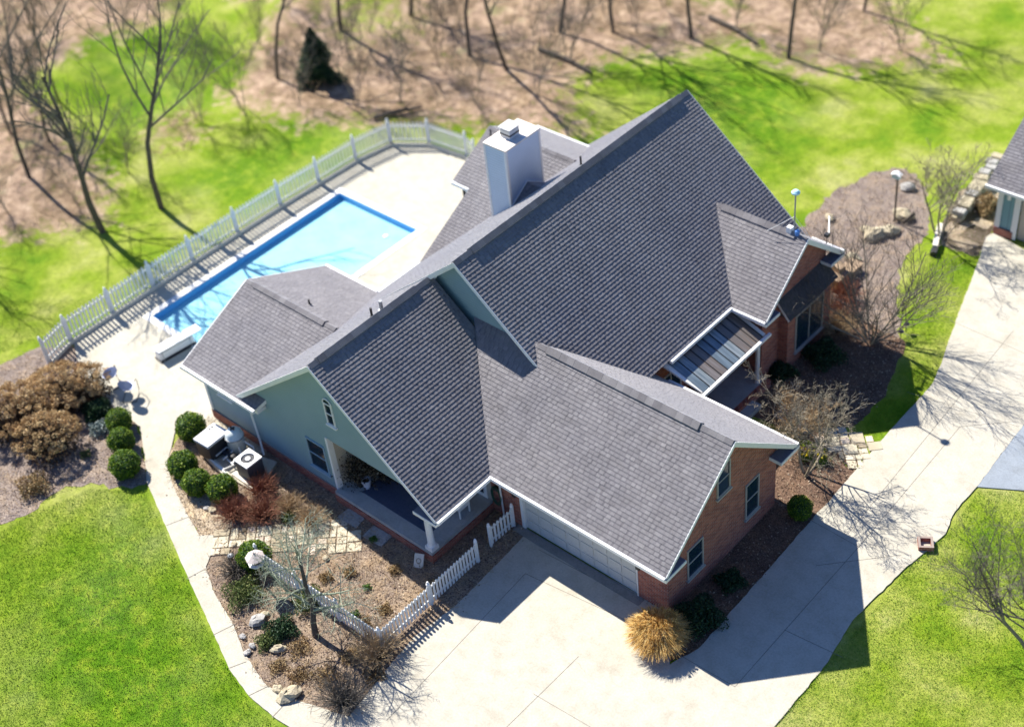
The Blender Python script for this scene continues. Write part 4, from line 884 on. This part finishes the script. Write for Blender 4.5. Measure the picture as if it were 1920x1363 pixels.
hydrangea('dried hydrangea nearest the pool fence end', 112, 722, 1.5, 260); hydrangea('big dried hydrangea at the left edge of the picture', 25, 765, 1.7, 300); hydrangea('lower dried hydrangea behind the boxwood row', 85, 812, 1.3, 170); hydrangea('sunlit dried hydrangea overhanging the patio', 168, 712, .9, 80)

# golden grass clump
g = G(1232, 1205, 0); gg = empty('ornamental_grass', 'golden dry ornamental grass clump at the garage corner', 'grass clump', (g[0], g[1], 0))
n = 5200; a = RNG.random(n)*6.28; t = RNG.random(n)**.7*1.02; l_ = 1.6*RNG.uniform(.7, 1.05, n); d = np.stack([np.cos(a)*np.sin(t), np.sin(a)*np.sin(t), np.cos(t)], 1)
p0 = d*np.array([.25, .25, 0]); p1 = p0+d*l_[:, None]*.75; p2 = p1+(d*np.array([1.2, 1.2, .1])-np.array([0, 0, .25]))*l_[:, None]*.28
sd = np.stack([-np.sin(a), np.cos(a), np.zeros(n)], 1)*.008
v = np.concatenate([np.stack([p0-sd, p0+sd, p1+sd, p1-sd], 1), np.stack([p1-sd, p1+sd, p2+sd*.4, p2-sd*.4], 1)]).reshape(-1, 3)
npmesh('blades', v, 4, GOLD, gg, (0, 0, 0))
pm = MB(); pv = []
for i in range(150):
    a = random.random()*6.28; t = random.random()**.6*1.05; c = np.array([math.cos(a)*math.sin(t), math.sin(a)*math.sin(t), math.cos(t)*1.05])*random.uniform(1.15, 1.42)
    for k_ in range(5): pv.append(quads(c+RNG.normal(size=(9, 3))*.022+np.array([math.cos(a), math.sin(a), -.5])*.045*k_, .035))
npmesh('plumes', np.vstack(pv), 4, GOLD, gg, (0, 0, 0)); gg.scale = (.70, .70, .90)

# daffodils
def daff(label, px, py, sc):
    g = G(px, py, .1); root = empty('daffodils', label, 'flowers', (g[0], g[1], 0), 'daffodil clumps'); n = 160
    a = RNG.random(n)*6.28; t = RNG.random(n)*.5; l_ = .38*RNG.uniform(.6, 1, n); o_ = RNG.normal(size=(n, 3))*np.array([.12, .12, 0])*sc
    d = np.stack([np.cos(a)*np.sin(t), np.sin(a)*np.sin(t), np.cos(t)], 1); s_ = np.stack([-np.sin(a), np.cos(a), 0*a], 1)*.012
    npmesh('leaves', np.stack([o_-s_, o_+s_, o_+d*l_[:, None]+s_*.3, o_+d*l_[:, None]-s_*.3], 1).reshape(-1, 3), 4, DAFL, root, (0, 0, 0))
    c = RNG.normal(size=(9, 3))*np.array([.14, .14, .02])*sc+np.array([0, 0, .38]); v = np.vstack([quads(q+RNG.normal(size=(10, 3))*.02, .04) for q in c])
    npmesh('petals', v, 4, DAFF, root, (0, 0, 0))
daff('yellow daffodil clump left of the small crooked tree', 1510, 856, 1.0); daff('yellow daffodil clump right of the small crooked tree', 1540, 862, 1.2)

# ---------------------------------------------------------------- litter and grass scatter
ver = []
for poly, n_ in ((P_bf, 9500), (P_bl, 5000), (P_bg, 2200), (P_bc, 3500), (P_bn, 3500), (P_bnb, 700)):
    q = rand_in(poly, n_); c = np.column_stack([q, np.full(n_, -.005)+RNG.random(n_)*.03]); c[:, :2] += (RNG.random((n_, 1))**3)*.3*RNG.normal(size=(n_, 2)); cl_ = np.sin(c[:, 0]*2.3+np.sin(c[:, 1]*1.7)*2)*np.sin(c[:, 1]*2.9+1) > -.45+.5*RNG.random(n_); ver.append(quads(c[cl_], .033, .75, 1.2)); c2 = c[~cl_][:len(c)//6]; ver.append(quads(c2, .05, .8, .6))
o = npmesh('leaf_litter', np.vstack(ver), 4, LITT); struct(o, 'stuff')
st_ = MB()
for x_, y_ in np.vstack([rand_in(P_bf, 2600), rand_in(P_bl, 900), rand_in(P_bn, 500)]):
    a = random.random()*6.28; l_ = random.uniform(.1, .5); st_.tube([(x_, y_, .0), (x_+math.cos(a)*l_*.5, y_+math.sin(a)*l_*.5, .05), (x_+math.cos(a)*l_, y_+math.sin(a)*l_, random.uniform(0, .18))], [.007, .006, .003], 3, False)
struct(st_.build('dry_stalks', TWIGT), 'stuff')
# grass blades standing on the near lawns
gm = bpy.data.materials.new('grass_blades'); gm.use_nodes = True
gmm = mat('grass_blade', rough=.8, spec=.15); n1 = noise(gmm, .28, 5); n2 = noise(gmm, 1.6, 5)
c = ramp(gmm, n1, [(.30, (.13, .27, .012)), (.44, (.24, .34, .03)), (.56, (.38, .42, .09)), (.70, (.52, .49, .20))])
c = mix(gmm, .45, c, ramp(gmm, n2, [(.3, (.07, .22, .006)), (.5, (.14, .29, .012)), (.74, (.30, .38, .05))])); c = mix(gmm, 1, c, ramp(gmm, attr(gmm, 'rnd'), [(0, (.50, .68, .45)), (.6, (.80, .93, .75)), (1, (1.2, 1.15, 1.0))]), 'MULTIPLY'); base(gmm, c)
lawns = [GP([(-80, 1040), (60, 960), (170, 915), (270, 918), (310, 1000), (400, 1210), (470, 1320), (560, 1390), (500, 1500), (-120, 1500)]), GP([(1450, 1363), (1550, 1245), (1700, 1065), (1775, 1000), (1835, 918), (1990, 925), (2050, 1400), (1500, 1500)]),
         GP([(1700, 640), (1700, 520), (1760, 470), (1830, 490), (1795, 585), (1760, 680), (1700, 780), (1620, 810)]), GP([(-60, 680), (100, 630), (190, 560), (-60, 560)])]
excl = [P_drive, P_walk, P_bf, P_bl, P_bg, P_bc, P_bn, P_bnb, asp]
gv = []
for poly, dens in zip(lawns, (620, 560, 420, 300)):
    ar = abs(sum(poly[i][0]*poly[(i+1) % len(poly)][1]-poly[(i+1) % len(poly)][0]*poly[i][1] for i in range(len(poly))))/2
    q = rand_in(poly, int(ar*dens)); k = np.ones(len(q), bool)
    for e_ in excl: k &= ~inpoly(q, e_)
    q = q[k]; n_ = len(q); a = RNG.random(n_)*6.28; ln_ = .045*RNG.uniform(.5, 1.3, n_); wd = .011
    b0 = np.column_stack([q, np.full(n_, GZ)]); s_ = np.stack([-np.sin(a), np.cos(a), 0*a], 1)*wd; tip = b0+np.stack([np.cos(a)*.035, np.sin(a)*.035, ln_], 1)
    gv.append(np.stack([b0-s_, b0+s_, tip], 1).reshape(-1, 3))
for e_ in (P_drive, P_walk, asp, P_bl):                              # ragged longer blades leaning over the paving edges
    pp_ = []
    for i in range(len(e_)):
        a0, b0 = np.array(e_[i]), np.array(e_[(i+1) % len(e_)]); k_ = int(np.linalg.norm(b0-a0)*110)
        if k_: pp_.append(a0+(b0-a0)*RNG.random((k_, 1))+RNG.normal(size=(k_, 2))*.035)
    q = np.vstack(pp_); k = np.zeros(len(q), bool)
    for l_ in lawns: k |= inpoly(q, l_)
    for x_ in (P_bf, P_bg, P_bc, P_bn): k &= ~inpoly(q, x_)
    q = q[k]; n_ = len(q); a = RNG.random(n_)*6.28; b0 = np.column_stack([q, np.full(n_, GZ)]); s_ = np.stack([-np.sin(a), np.cos(a), 0*a], 1)*.012
    gv.append(np.stack([b0-s_, b0+s_, b0+np.stack([np.cos(a)*.05, np.sin(a)*.05, .07*RNG.uniform(.6, 1.4, n_)], 1)], 1).reshape(-1, 3))
struct(npmesh('grass', np.vstack(gv), 3, gmm), 'stuff')

# ---------------------------------------------------------------- pool equipment beside the west wall
def put(name, label, cat, loc, rz=0, group=None):
    o = empty(name, label, cat, loc, group); o.rotation_euler = (0, 0, rz); return o
def part(mb, name, m, root, smooth=False): return mb.build(name, m, root, (0, 0, 0), smooth)
Z0 = (0, 0, 0)
PADM = concrete('pad', (.50, .46, .38), (.60, .56, .47))
g = G(395, 815, .95); hb = put('pool_heater', 'boxy grey pool heater with light lid between boxwood and filter tank', 'heater', (g[0], g[1], .12), .05)
part(MB().box(-.38, .38, -.5, .5, 0, .72), 'cabinet', DARKM, hb); part(MB().box(-.41, .41, -.53, .53, .72, .83), 'lid', noisy('lid_paint', (.62, .62, .64), (.70, .70, .72), 3, .4), hb)
vb = MB().box(-.32, -.22, .28, .36, .831, .84); part(vb, 'vent', DARKM, hb); part(MB().box(-.32, -.22, .14, .22, .831, .84), 'vent', DARKM, hb)
g = G(436, 806, 1.1); ft = put('filter_tank', 'round pale filter tank with domed lid beside the house wall', 'tank', (g[0], g[1], .12))
part(MB().lathe(Z0, [(.30, 0), (.34, .05), (.34, .62), (.36, .64), (.36, .72), (.34, .74), (.32, .86), (.22, .98), (.1, 1.03), (.02, 1.04)], 28), 'tank_body', noisy('tank_shell', (.62, .68, .66), (.72, .77, .75), 2, .4), ft, True)
part(MB().box(-.1, .1, -.03, .03, 1.03, 1.10).box(-.02, .02, -.1, .1, 1.03, 1.08), 'valve_knob', DARKM, ft); part(MB().lathe((0, 0, .645), [(.375, 0), (.375, .06)], 28), 'clamp_band', GREYM, ft)
g = G(464, 858, .95); ac = put('air_conditioner', 'dark air conditioner unit with white fan top beside the tank', 'air conditioner', (g[0], g[1], .05))
part(MB().box(-.36, .36, -.36, .36, 0, .82), 'casing', noisy('ac_fins', (.045, .045, .05), (.09, .09, .10), 20, .5), ac)
top_ = MB()
for i in range(24):
    a0, a1 = 2*math.pi*i/24, 2*math.pi*(i+1)/24
    def sq(a): m_ = max(abs(math.cos(a)), abs(math.sin(a))); return (.38*math.cos(a)/m_, .38*math.sin(a)/m_)
    p = [(.27*math.cos(a0), .27*math.sin(a0)), sq(a0), sq(a1), (.27*math.cos(a1), .27*math.sin(a1))]; top_.prism([(x_, y_, .82) for x_, y_ in p], (0, 0, .06))
part(top_, 'top_frame', GUT, ac); gr = MB(); gr.lathe((0, 0, .84), [(.10, 0), (.10, .03)], 14)
part(gr, 'fan_hub', GUT, ac); fg = MB()
for i in range(18): a = 2*math.pi*i/18; fg.tube([(.09*math.cos(a), .09*math.sin(a), .855), (.275*math.cos(a), .275*math.sin(a), .855)], .006, 4)
part(fg, 'fan_guard', GREYM, ac)
eq = GP([(378, 845), (412, 822), (470, 850), (520, 868), (480, 925), (445, 905), (400, 870)])
tag(MB().prism([(*p, -.05) for p in eq], (0, 0, .12)).build('equipment_pad', PADM), 'pale concrete slab under the pool heater and tank', 'slab')
pp = empty('pool_pipes', 'white plastic pipes joining the heater, pump and tank', 'pipes', (*G(425, 860, .2)[:2], 0))
pg = lambda px, py, z: G(px, py, z)
for pts in ([(405, 855, .28), (425, 838, .28), (437, 845, .28), (418, 862, .28)], [(395, 862, .22), (420, 880, .22), (438, 872, .22), (425, 860, .22)], [(448, 838, .5), (452, 850, .28), (436, 868, .2)], [(456, 826, .55), (475, 838, .45), (477, 850, .2)], [(388, 852, .2), (405, 872, .2), (430, 892, .2)]):
    MB().tube([pg(*q) for q in pts], .035, 6).build('pipe', PVC, pp)
g = pg(428, 855, .2); pu = MB(); pu.tube([(g[0]-.25, g[1], .25), (g[0]+.2, g[1]+.05, .25)], .1, 10).lathe((g[0]+.3, g[1]+.05, .08), [(.1, 0), (.11, .25), (.1, .3), (.02, .33)], 12)
tag(pu.build('pool_pump', DARKM), 'small black pool pump on the slab among white pipes', 'pump')
tb = 'grey landscape timbers beside the pool equipment'
tag(MB().obox(G(385, 852), G(430, 898), .2, -.03, .16).build('landscape_timber', KICK), 'pale timber edging along the front of the pool equipment', 'timber', tb)
tag(MB().obox(G(440, 890), G(478, 918), .2, -.03, .14).build('landscape_timber', KICK), 'pale timber edging next to the air conditioner', 'timber', tb)

# diving board
db = put('diving_board', 'white diving board reaching over the near end of the pool', 'diving board', (-15.95, -2.3, 0))
a, b = Vector(G(296, 655, .55)), Vector(G(372, 612, .55)); db.location = (a.x, a.y, 0); dd = b-a; ang = math.atan2(dd.y, dd.x); ln_ = dd.length; db.rotation_euler = (0, 0, ang)
part(MB().box(-.1, ln_, -.24, .24, .50, .56), 'board', GUT, db); part(MB().box(-.1, 1.55, -.20, .20, .10, .40), 'stand', GUT, db)
for x_ in (.02, 1.35): part(MB().tube([(x_, -.30, .0), (x_, -.27, .47), (x_, .27, .47), (x_, .30, 0)], .022, 6), 'bracket', GREYM, db)
part(MB().box(-.15, 1.6, -.28, .28, .01, .05), 'base_plate', DARKM, db)

# metal shell-back garden chairs on the patio
CH = noisy('lavender_blue_paint', (.26, .33, .60), (.36, .43, .70), 6, .4, .4, 0)
def chair(label, px, py, rz):
    g = G(px, py, 0); root = put('garden_chair', label, 'chair', (g[0], g[1], .008), rz, 'metal garden chairs on the patio'); root.scale = (1.15,)*3
    b = MB(); k = 14
    for layer in range(2):
        off = -.012*layer; pts = [(.0, 0, .44+off)]+[(.25*math.cos(t)*1.0, .25*math.sin(t), .44+.035*(1+.3*math.cos(t))+off) for t in [2*math.pi*i/k for i in range(k)]]
        b.add(pts, [(0, i+1, (i+1) % k+1) for i in range(k)])
    part(b, 'seat', CH, root)
    b = MB()
    for layer in range(2):
        off = -.015*layer; pts = [(-.27+off, 0, .74)]+[(-.22-.14*math.sin(max(0, 0))-.10*(math.sin(t)+1)*.5+off+.05*math.cos(t)**2, .26*math.cos(t), .72+.26*math.sin(t)) for t in [2*math.pi*i/k for i in range(k)]]
        b.add(pts, [(0, i+1, (i+1) % k+1) for i in range(k)])
    part(b, 'backrest', CH, root)
    for s_ in (-1, 1):
        part(MB().tube([(-.24, s_*.24, .66), (.12, s_*.29, .66), (.22, s_*.27, .5), (.20, s_*.25, .1), (.10, s_*.25, .02), (-.35, s_*.25, .02)], .014, 6), 'leg', DARKM, root)
    part(MB().tube([(-.35, -.25, .02), (-.35, .25, .02)], .014, 6), 'stretcher', DARKM, root)
chair('lavender blue metal garden chair nearer the pool fence', 212, 720, 2.9); chair('pale blue metal garden chair nearer the house', 247, 742, 2.3)

# bird feeder, path light, plaque, hose, porch things
g = G(478, 1045, 1.45); bf = put('bird_feeder', 'eight sided roofed bird feeder on a post beside the fence end', 'bird feeder', (g[0], g[1], -.03))
part(MB().tube([(0, 0, 0), (0, 0, 1.2)], .04, 6), 'post', WOOD, bf); part(MB().lathe((0, 0, 1.2), [(.28, 0), (.30, .02), (.30, .05)], 8), 'tray', WH, bf)
part(MB().lathe((0, 0, 1.25), [(.17, 0), (.17, .25)], 8), 'seed_house', noisy('feeder_brown', (.16, .10, .09), (.24, .16, .14)), bf)
ro = MB(); ro.lathe((0, 0, 1.5), [(.34, 0), (.34, .015), (.03, .19), (.02, .24)], 8); part(ro, 'roof', noisy('feeder_roof', (.46, .38, .36), (.62, .55, .52), 4), bf)
def plight(label, px, py, m=GREYM):
    g = G(px, py, .4); r_ = put('path_light', label, 'garden light', (g[0], g[1], -.05), 0, 'small garden lights'); part(MB().tube([(0, 0, 0), (0, 0, .42)], .015, 6), 'stake', DARKM, r_); part(MB().lathe((0, 0, .40), [(.05, -.06), (.12, 0), (.11, .03), (.03, .08)], 12), 'shade', m, r_)
plight('grey mushroom garden light left of the bird feeder', 432, 1040); plight('dark garden light on the lawn near the tall bare shrub', 1690, 620, DARKM); plight('smaller dark garden light behind the other on the lawn', 1700, 606, DARKM)
g = G(785, 1055, .1); pl = put('garden_plaque', 'pale tilted garden plaque with a round motif near the porch corner', 'plaque', (g[0], g[1], -.02), .45)
pq = MB().prism([(-.17, -.12, .0), (.17, -.12, .0), (.17, .18, .38), (-.17, .18, .38)], (0, .05, -.03)); part(pq, 'slab', noisy('plaque_stone', (.58, .56, .50), (.68, .66, .60)), pl)
rg = MB(); cpt = [(.08*math.cos(t), .03+.055*math.sin(t), .195+.07*math.sin(t)) for t in [2*math.pi*i/16 for i in range(17)]]; rg.tube([(x_, y_-.012, z_+.01) for x_, y_, z_ in cpt], .012, 5); part(rg, 'ring_motif', BARKL, pl)
hs = empty('hose_reel', 'coiled dark green garden hose hanging on the brick beside the garage', 'hose', (-.45, -.12, 1.05))
HG = noisy('hose_green', (.02, .07, .045), (.04, .11, .07), 5, .5)
for i in range(5):
    r_ = .22+.022*i; MB().tube([(-.45+r_*math.cos(t)*.8+random.uniform(-.01, .01), -.10-.02*(i % 3), 1.0+r_*1.5*math.sin(t)) for t in [2*math.pi*j/22 for j in range(23)]], .014, 5, False).build('hose_loop', HG, hs)
MB().box(-.55, -.35, -.14, -.003, 1.28, 1.4).build('hanger', DARKM, hs)
tag(MB().box(-4.9, -1.5, -2.55, -.35, .452, .462).build('outdoor_rug', noisy('navy_rug', (.05, .07, .12), (.08, .10, .16), 9)), 'dark navy rug on the covered porch floor', 'rug')
g = G(687, 905, .7); po = put('planter', 'white rimmed empty flower pot on the porch beside the rug', 'flower pot', (g[0], max(g[1], -2.7), .45)); part(MB().lathe(Z0, [(.11, 0), (.17, .36), (.19, .37), (.19, .42), (.15, .42), (.14, .30), (.01, .30)], 18), 'pot', noisy('pot_glaze', (.50, .54, .66), (.60, .64, .74), 3, .4), po); part(MB().lathe((0, 0, .31), [(.135, 0), (.02, .02)], 12), 'soil', BARK, po)
dp = put('potted_shrub', 'dark dead leafed potted shrub in the porch corner', 'potted plant', (-5.2, -2.3, .45)); part(MB().lathe(Z0, [(.16, 0), (.22, .3), (.24, .32), (.2, .32), (.02, .28)], 14), 'pot', DARKM, dp)
c_ = RNG.normal(size=(1400, 3))*np.array([.26, .26, .28])+np.array([0, 0, .75]); npmesh('foliage', quads(c_, .05), 4, rnd_mat('dark_dry_leaf', [(0, (.02, .018, .012)), (.8, (.07, .055, .035)), (1, (.3, .26, .2))]), dp, Z0)
copy_tree(dp, (-4.6, -1.6, .45), 1, 1.1, 'second dark potted shrub further back on the porch')
wr = MB(); wr.tube([(-5.70, -1.6+.22*math.cos(t), 1.75+.22*math.sin(t)) for t in [math.pi/3*i for i in range(7)]], .02, 5); tag(wr.build('wall_hexagon', DARKM), 'black hexagon frame hung on the tan porch wall', 'wall decoration')
# porch chair with blue cushion
pc = put('porch_chair', 'white porch chair with blue cushions near the porch back wall', 'chair', (-1.35, -1.1, .45), math.pi)
for x_ in (-.26, .22):
    for y_ in (-.26, .22): part(MB().box(x_, x_+.05, y_, y_+.05, 0, .58 if x_ > 0 else .42), 'leg', WH, pc)
BL = noisy('blue_cushion', (.16, .26, .60), (.24, .36, .70), 5); part(MB().box(-.27, .27, -.26, .27, .38, .42), 'seat_frame', WH, pc); part(MB().box(-.24, .22, -.2, .21, .421, .52), 'cushion', BL, pc)
part(MB().prism([(-.26, -.26, .42), (-.26, .27, .42), (-.38, .27, .95), (-.38, -.26, .95)], (.04, 0, .01)), 'backrest', WH, pc); part(MB().prism([(-.205, -.2, .53), (-.205, .21, .53), (-.32, .21, .92), (-.32, -.2, .92)], (.07, 0, .02)), 'back_cushion', BL, pc)
# weather mast on the cross gable
g = Vector((2.85, 13.25, 5.66)); ms = empty('weather_mast', 'slim roof mast with pale blue dome and guy wires on the cross gable ridge', 'mast', g)
MB().tube([g, g+Vector((0, 0, 1.75))], .028, 8).build('pole', GREYM, ms); MB().lathe(g+Vector((0, 0, 1.72)), [(.05, 0), (.15, .04), (.16, .10), (.09, .17), (.02, .19)], 16).build('dome', noisy('pale_blue_plastic', (.42, .68, .78), (.52, .76, .84), 3, .3), ms)
for q in (Vector((-1.1, .9, -.55)), Vector((.55, .25, -.15)), Vector((-.9, -.4, -.02))): MB().tube([g+Vector((0, 0, .75)), g+q], .008, 4).build('guy_wire', GUT, ms)
MB().box(g.x-.28, g.x-.08, g.y-.1, g.y+.1, g.z-.04, g.z+.22).build('junction_box', GUT, ms); MB().lathe(g+Vector((.14, 0, -.02)), [(.09, 0), (.09, .18), (.03, .24)], 12).build('blue_motor', noisy('blue_plastic', (.10, .25, .62), (.14, .32, .70), 3, .4), ms)
g = Vector((3.25, 14.9, 4.27)); an = empty('roof_antenna', 'small antenna with white arm on the far slope of the cross gable', 'antenna', g)
MB().tube([g, g+Vector((0, 0, .55))], .015, 6).build('pole', DARKM, an); MB().tube([g+Vector((.05, .05, .5)), g+Vector((-.35, .7, .75))], .03, 8).build('arm', GUT, an); MB().box(g.x-.07, g.x+.1, g.y-.1, g.y+.07, g.z+.42, g.z+.55).build('bracket', DARKM, an)
# birdhouse pole in the north bed
g = Vector(G(1677, 415, 0)); bh = empty('birdhouse_pole', 'dark leaning pole topped with a pale blue birdhouse among rocks', 'birdhouse', g)
MB().tube([g, g+Vector((-.05, 0, 2.2))], .045, 8).build('pole', BARK, bh); tp = g+Vector((-.05, 0, 2.2)); MB().box(tp.x-.22, tp.x+.12, tp.y-.1, tp.y+.1, tp.z, tp.z+.18).build('birdhouse', noisy('birdhouse_paint', (.45, .62, .70), (.6, .75, .8)), bh)
MB().prism([(tp.x-.27, tp.y-.14, tp.z+.18), (tp.x+.17, tp.y-.14, tp.z+.18), (tp.x-.05, tp.y-.14, tp.z+.28)], (0, .28, 0)).build('birdhouse_roof', GUT, bh)
sn = MB(); sn.tube([G(1715, 400, .5), G(1700, 412, .2), G(1690, 418, 0)], [.09, .06, .05], 6); tag(sn.build('pole_shadow_shape', BARK), 'dark solid piece standing in for the forked shadow right of the birdhouse pole', 'shadow shape')  # dark piece added in place of the birdhouse pole's cast shadow
# grey timber post lying by the neighbor bed
tmb = MB(); tmb.obox(G(1762, 428), G(1752, 470), .22, -.05, .28); tag(tmb.build('grey_timber', KICK), 'grey timber box lying across the neighbor bed edge', 'timber')
tag(MB().obox(G(1752, 472), G(1749, 480), .26, -.05, .2).build('black_block', DARKM), 'black block at the near end of the grey timber', 'block')
# timber steps by the window bay
ts = empty('timber_planter', 'brown stepped wooden planter boxes behind the window bay', 'planter', (*G(1575, 510)[:2], 0))
for a_, b_, w_, h_ in (((1556, 522), (1583, 497), .75, .55), ((1580, 512), (1607, 488), .55, .35), ((1565, 500), (1578, 492), .5, .8)):
    o = MB().obox(G(a_[0], a_[1], h_), G(b_[0], b_[1], h_), w_, -.05, h_-.04).build('box', WOOD, ts); MB().obox(G(a_[0], a_[1], h_), G(b_[0], b_[1], h_), w_+.08, h_-.038, h_).build('top_board', WOOD, o)
# drain box at the driveway edge
g = G(1735, 1022); dbx = put('brick_drain_box', 'small open brick drain box at the outer driveway edge', 'drain box', (g[0], g[1], -.05), .6)
for q in ((-.25, .25, -.25, -.17), (-.25, .25, .17, .25), (-.25, -.17, -.17, .17), (.17, .25, -.17, .17)): part(MB().box(q[0], q[1], q[2], q[3], 0, .22), 'brick_side', BR, dbx)
part(MB().box(-.17, .17, -.17, .17, 0, .04), 'dark_bottom', DARKM, dbx)

# rocks: individually placed
def rock(px, py, r, label, m=ROCK, sc=(1.2, .9, .6), group='rocks in the beds'):
    g = G(px, py, r*.3); mb = MB(); rz = random.random()*3; mb.blob(Z0, r, sc, .2, 9, 6); o = mb.build('rock', m, None, (g[0], g[1], r*.22)); o.rotation_euler = (random.uniform(-.2, .2), random.uniform(-.2, .2), rz); tag(o, label, 'rock', group)
for a_ in [(540, 1300, .34, 'large sandstone rock at the bottom curve of the walkway'), (520, 1290, .17, 'smaller sandstone piece left of the large rock at the walkway curve'), (482, 1162, .26, 'flat grey rock under the dark green shrub', ROCKG), (522, 1215, .22, 'pale rock beside the bright green shrub'), (455, 1192, .12, 'first dark stone of the small pile at the walkway', ROCKG), (473, 1210, .12, 'dark stone in the middle of the small pile at the walkway', ROCKG), (464, 1222, .13, 'lower dark stone of the small pile at the walkway', ROCKG),
           (388, 952, .12, 'dark round stone beside the boxwood group', ROCKG), (398, 955, .15, 'pale round stone beside the boxwood group'), (495, 1152, .15, 'small pale rock under the dark shrub'), (1640, 438, .45, 'broad sandstone boulder left of the birdhouse pole'), (1668, 432, .4, 'sandstone boulder at the foot of the birdhouse pole'), (1692, 402, .42, 'sunlit sandstone boulder behind the birdhouse pole'), (1625, 430, .25, 'small sandstone rock at the left of the boulders'), (1556, 408, .22, 'pale rock in the middle of the north bed'), (1600, 482, .3, 'flat pale rock behind the timber planter'), (1702, 350, .3, 'white rock in the blurred top of the north bed', ROCKG),
           (440, 1020, .1, 'small edge rock at the flagstone path'), (560, 1040, .12, 'edge rock under the flagstone path'), (610, 1045, .12, 'second edge rock under the flagstone path'), (1430, 900, .12, 'small rock at the garage corner bed')]: rock(*a_)
# dry stone wall by the neighbor garage
sw = empty('stone_wall', 'low dry stone wall of stacked flat blocks beside the neighbor garage', 'wall', (*G(1820, 370)[:2], 0)); A_, B_ = Vector(G(1795, 410)), Vector(G(1875, 300)); n_ = 11
for i in range(n_):
    for lay in range(3):
        p = A_.lerp(B_, (i+.5*(lay % 2))/n_); d = (B_-A_).normalized(); mb = MB(); w_ = (B_-A_).length/n_*random.uniform(.36, .44); hgt = .19; p = p+Vector((random.uniform(-.08, .08), random.uniform(-.06, .06), 0)); d = (d+Vector((random.uniform(-.15, .15), random.uniform(-.15, .15), 0))).normalized()
        mb.obox(p-d*w_, p+d*w_, random.uniform(.42, .6), -.05+lay*hgt, -.05+(lay+1)*hgt-.015, random.random()); mb.build('stone', ROCK if random.random() < .6 else ROCKG, sw)
